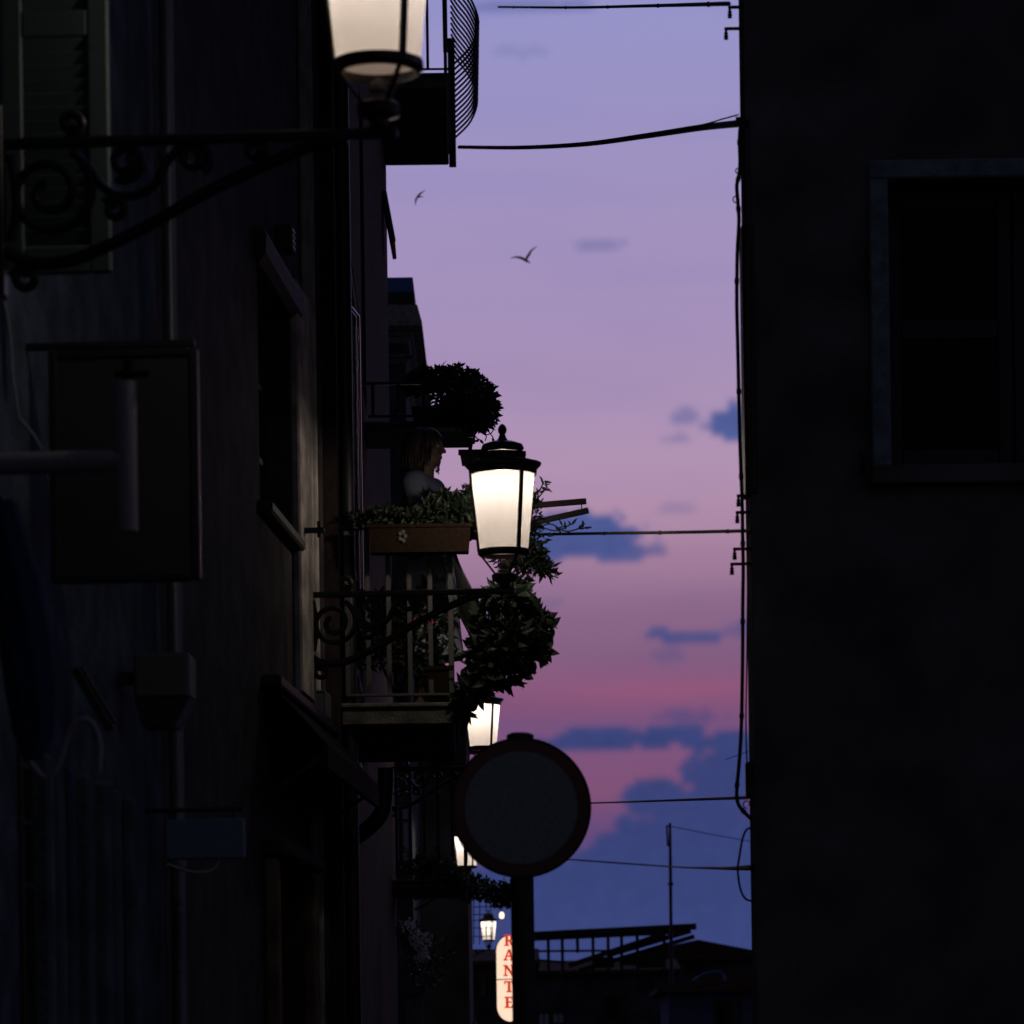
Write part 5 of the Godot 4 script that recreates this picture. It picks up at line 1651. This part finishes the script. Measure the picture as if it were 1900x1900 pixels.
# ---------------------------------------------------------------- the woman on the balcony
func make_person() -> void:
	var foot := at(795, 1303, 309.5)
	foot.y = at(740, 1303, 318).y
	var o := thing("person", "person with light brown bob, pale knit top and leaf-print skirt, standing on the balcony", "person", Transform3D(Basis(Vector3.UP, deg_to_rad(72)), foot))
	var st := begin()
	var b := Field.new(Vector3(-0.34, -0.02, -0.2), Vector3(0.34, 1.52, 0.42), 0.014)
	for s in [-1.0, 1.0]:
		b.bone(Vector3(s * 0.085, 0.03, -0.04), Vector3(s * 0.095, 0.025, 0.15), 0.035, 0.026, 0.03)
		b.bone(Vector3(s * 0.085, 0.06, -0.02), Vector3(s * 0.09, 0.47, 0.01), 0.038, 0.056, 0.03)
		b.bone(Vector3(s * 0.09, 0.47, 0.01), Vector3(s * 0.09, 0.88, 0), 0.058, 0.085, 0.05)
		b.bone(Vector3(s * 0.15, 1.36, -0.01), Vector3(s * 0.22, 1.12, 0.06), 0.05, 0.038, 0.04)
		b.bone(Vector3(s * 0.22, 1.12, 0.06), Vector3(s * 0.16, 1.06, 0.28), 0.037, 0.026, 0.03)
	b.bone(Vector3(-0.05, 0.93, 0), Vector3(0.05, 0.93, 0), 0.125, 0.125, 0.06)
	b.bone(Vector3(0, 0.95, 0), Vector3(0, 1.1, 0.0), 0.12, 0.105, 0.06, Vector3(0.9, 1, 1.1))
	b.bone(Vector3(-0.05, 1.24, 0.01), Vector3(0.05, 1.24, 0.01), 0.115, 0.115, 0.06)
	b.bone(Vector3(0, 1.08, 0), Vector3(0, 1.26, 0.0), 0.105, 0.115, 0.06)
	b.bone(Vector3(-0.13, 1.355, -0.015), Vector3(0.13, 1.355, -0.015), 0.055, 0.055, 0.05)
	for s in [-1.0, 1.0]: b.bone(Vector3(s * 0.065, 1.23, 0.09), Vector3(s * 0.065, 1.22, 0.1), 0.055, 0.055, 0.04)
	b.bone(Vector3(0, 1.36, -0.015), Vector3(0, 1.51, 0.012), 0.058, 0.05, 0.04)
	b.mesh_into(st)
	# head, looking out into the street and a little down
	var h := Field.new(Vector3(-0.11, 1.43, -0.12), Vector3(0.11, 1.72, 0.16), 0.005)
	h.bone(Vector3(0, 1.605, -0.005), Vector3(0, 1.6, 0.03), 0.082, 0.074, 0.02, Vector3(1.12, 0.95, 1.0))
	h.bone(Vector3(0, 1.55, 0.045), Vector3(0, 1.512, 0.068), 0.052, 0.026, 0.03)
	for s in [-1.0, 1.0]:
		h.bone(Vector3(s * 0.046, 1.535, 0.0), Vector3(s * 0.02, 1.508, 0.06), 0.022, 0.018, 0.03)
		h.bone(Vector3(s * 0.034, 1.558, 0.085), Vector3(s * 0.04, 1.552, 0.075), 0.016, 0.016, 0.02)
		h.bone(Vector3(s * 0.02, 1.598, 0.096), Vector3(s * 0.042, 1.6, 0.088), 0.008, 0.008, 0.012)
		h.bone(Vector3(s * 0.076, 1.588, 0.0), Vector3(s * 0.078, 1.556, 0.006), 0.014, 0.01, 0.008, Vector3(1.8, 1, 0.8))
		h.bone(Vector3(s * 0.031, 1.583, 0.112), Vector3(s * 0.031, 1.583, 0.112), 0.016, 0.016, 0.01, Vector3.ONE, true)
	h.bone(Vector3(0, 1.588, 0.103), Vector3(0, 1.556, 0.122), 0.009, 0.013, 0.012)
	h.bone(Vector3(-0.018, 1.53, 0.097), Vector3(0.018, 1.53, 0.097), 0.007, 0.007, 0.006)
	h.bone(Vector3(-0.015, 1.52, 0.095), Vector3(0.015, 1.52, 0.095), 0.008, 0.008, 0.006)
	h.bone(Vector3(0, 1.44, -0.005), Vector3(0, 1.53, 0.01), 0.054, 0.05, 0.03)
	h.mesh_into(st)
	# hands closed over the rail
	for s in [-1.0, 1.0]:
		var w := Vector3(s * 0.16, 1.06, 0.28)
		var g := Field.new(w + Vector3(-0.07, -0.08, -0.03), w + Vector3(0.07, 0.05, 0.2), 0.0036)
		g.bone(w, w + Vector3(0, 0.004, 0.04), 0.026, 0.025, 0.01, Vector3(0.9, 1.3, 1))
		g.bone(w + Vector3(-0.018, 0.006, 0.07), w + Vector3(0.018, 0.006, 0.07), 0.019, 0.019, 0.012, Vector3(1, 1.3, 1))
		g.bone(w + Vector3(0, 0.004, 0.035), w + Vector3(0, 0.006, 0.075), 0.024, 0.024, 0.012, Vector3(0.8, 1.4, 1))
		var long := [0.9, 1.0, 0.95, 0.78]
		for k in 4:
			var x := -0.03 + 0.02 * k
			var l: float = long[k]
			var p0 := w + Vector3(x, 0.008, 0.08)
			var p1 := p0 + Vector3(x * 0.12, 0.0, 0.034 * l)
			var p2 := p1 + Vector3(0, -0.02, 0.014) * l
			var p3 := p2 + Vector3(0, -0.017, -0.005) * l
			g.bone(p0, p1, 0.0092, 0.0085, 0.004)
			g.bone(p1, p2, 0.0085, 0.008, 0.003)
			g.bone(p2, p3, 0.008, 0.0072, 0.003)
		g.bone(w + Vector3(-s * 0.02, 0.0, 0.025), w + Vector3(-s * 0.045, -0.012, 0.055), 0.012, 0.0095, 0.006)
		g.bone(w + Vector3(-s * 0.045, -0.012, 0.055), w + Vector3(-s * 0.048, -0.026, 0.078), 0.0095, 0.0085, 0.003)
		g.mesh_into(st)
	put(st, "body", M.skin, o)
	for s in [-1.0, 1.0]:
		var e := begin()
		lathe(e, [Vector2(0, -0.011), Vector2(0.008, -0.008), Vector2(0.011, 0), Vector2(0.008, 0.008), Vector2(0, 0.011)], 12, Transform3D(Basis(), Vector3(s * 0.031, 1.583, 0.089)))
		put(e, "eye", M.eye, o)
	var hr := Field.new(Vector3(-0.17, 1.4, -0.19), Vector3(0.17, 1.76, 0.16), 0.007)
	hr.bone(Vector3(0, 1.612, -0.015), Vector3(0, 1.615, 0.02), 0.098, 0.09, 0.03, Vector3(1.05, 0.98, 1.0))
	for s in [-1.0, 1.0]:
		hr.bone(Vector3(s * 0.06, 1.62, -0.01), Vector3(s * 0.088, 1.48, -0.01), 0.05, 0.036, 0.04)
		hr.bone(Vector3(s * 0.06, 1.6, -0.05), Vector3(s * 0.07, 1.46, -0.06), 0.06, 0.042, 0.04)
	hr.bone(Vector3(0, 1.6, -0.05), Vector3(0, 1.46, -0.075), 0.085, 0.055, 0.05)
	hr.bone(Vector3(0, 1.56, 0.16), Vector3(0, 1.48, 0.14), 0.098, 0.1, 0.01, Vector3(1.05, 1, 1), true)
	var hm := begin()
	hr.mesh_into(hm)
	var hrng := RandomNumberGenerator.new()
	hrng.seed = 9
	for k in 120:   # loose strands over the bob
		var a := hrng.randf_range(0.75, TAU - 0.75)
		var d := Vector3(sin(a), 0, cos(a))
		var j := hrng.randf_range(0.9, 1.1)
		var c0 := Vector3(0, 1.708, -0.01) + d * hrng.randf_range(0.0, 0.03)
		var low := hrng.randf_range(1.42, 1.49)
		tube(hm, smooth_line([c0, Vector3(0, 1.665, -0.01) + d * 0.088 * j, Vector3(0, 1.58, -0.02) + d * 0.112 * j, Vector3(0, 1.51, -0.025) + d * 0.118 * j, Vector3(hrng.randf_range(-0.01, 0.01), low, -0.03) + d * hrng.randf_range(0.1, 0.13)], 3), 0.0042, 4)
	put(hm, "hair", M.hair, o)
	var tp := Field.new(Vector3(-0.36, 0.9, -0.22), Vector3(0.36, 1.48, 0.36), 0.014)
	tp.bone(Vector3(-0.06, 1.24, 0.01), Vector3(0.06, 1.24, 0.01), 0.132, 0.132, 0.05)
	tp.bone(Vector3(0, 1.0, 0), Vector3(0, 1.25, 0), 0.138, 0.135, 0.05)
	tp.bone(Vector3(-0.14, 1.352, -0.015), Vector3(0.14, 1.352, -0.015), 0.07, 0.07, 0.05)
	for s in [-1.0, 1.0]:
		tp.bone(Vector3(s * 0.165, 1.35, -0.01), Vector3(s * 0.23, 1.12, 0.055), 0.078, 0.06, 0.03)
		tp.bone(Vector3(s * 0.228, 1.12, 0.055), Vector3(s * 0.185, 1.08, 0.2), 0.058, 0.045, 0.03)
		tp.bone(Vector3(s * 0.065, 1.23, 0.1), Vector3(s * 0.065, 1.22, 0.11), 0.062, 0.062, 0.04)
	var tm := begin()
	tp.mesh_into(tm)
	put(tm, "knit_top", M.knit, o)
	var sk := begin()
	sk.set_smooth_group(0)
	var rows := [[1.06, 0.135], [0.98, 0.165], [0.88, 0.19], [0.7, 0.205], [0.5, 0.225], [0.32, 0.245]]
	for k in rows.size() - 1:
		for i in 60:
			var q := []
			for e in [[k, i], [k + 1, i], [k + 1, i + 1], [k, i + 1]]:
				var a: float = TAU * e[1] / 60.0
				var y: float = rows[e[0]][0]
				var r: float = rows[e[0]][1] * (1.0 + 0.055 * (1.06 - y) * sin(a * 9.0 + y * 2.0) * 1.6)
				q.append(Vector3(cos(a) * r, y, sin(a) * r * 0.86))
			quad(sk, q[3], q[2], q[1], q[0])
	put(sk, "skirt", M.skirt, o)

func _ready() -> void:
	rng.seed = 1
	set_camera_and_light()
	make_materials()
	surf("board_blue_dull", lin(0.06, 0.075, 0.13), 0.9)
	surf("blue_sheet", lin(0.05, 0.2, 0.45), 0.5)
	TA = frame(at(565, 1095, 330), Vector3(0.064, 0, -1))
	var b0 := at(632, 1325, 318)
	TB = frame(b0, at(717, 400, 175) - b0)
	var c0 := at(752, 640, 130)
	TC = Transform3D(Basis(), Vector3(c0.x, 0, c0.z))
	var r0 := at(1393, 940, 380)
	TR = Transform3D(Basis(), Vector3(r0.x, 0, r0.z))
	var g := begin()
	quad(g, Vector3(-300, 0, 300), Vector3(-300, 0, -600), Vector3(300, 0, -600), Vector3(300, 0, 300))
	var gr := put(g, "street", M.paving)
	tag(gr, "", "", "", "structure")
	make_left_houses()
	make_right_house()
	make_balconies()
	make_far_end()
	make_lanterns()
	make_road_sign()
	make_restaurant_sign()
	make_left_clutter()
	make_plants()
	make_person()
	make_cables()
	make_birds()
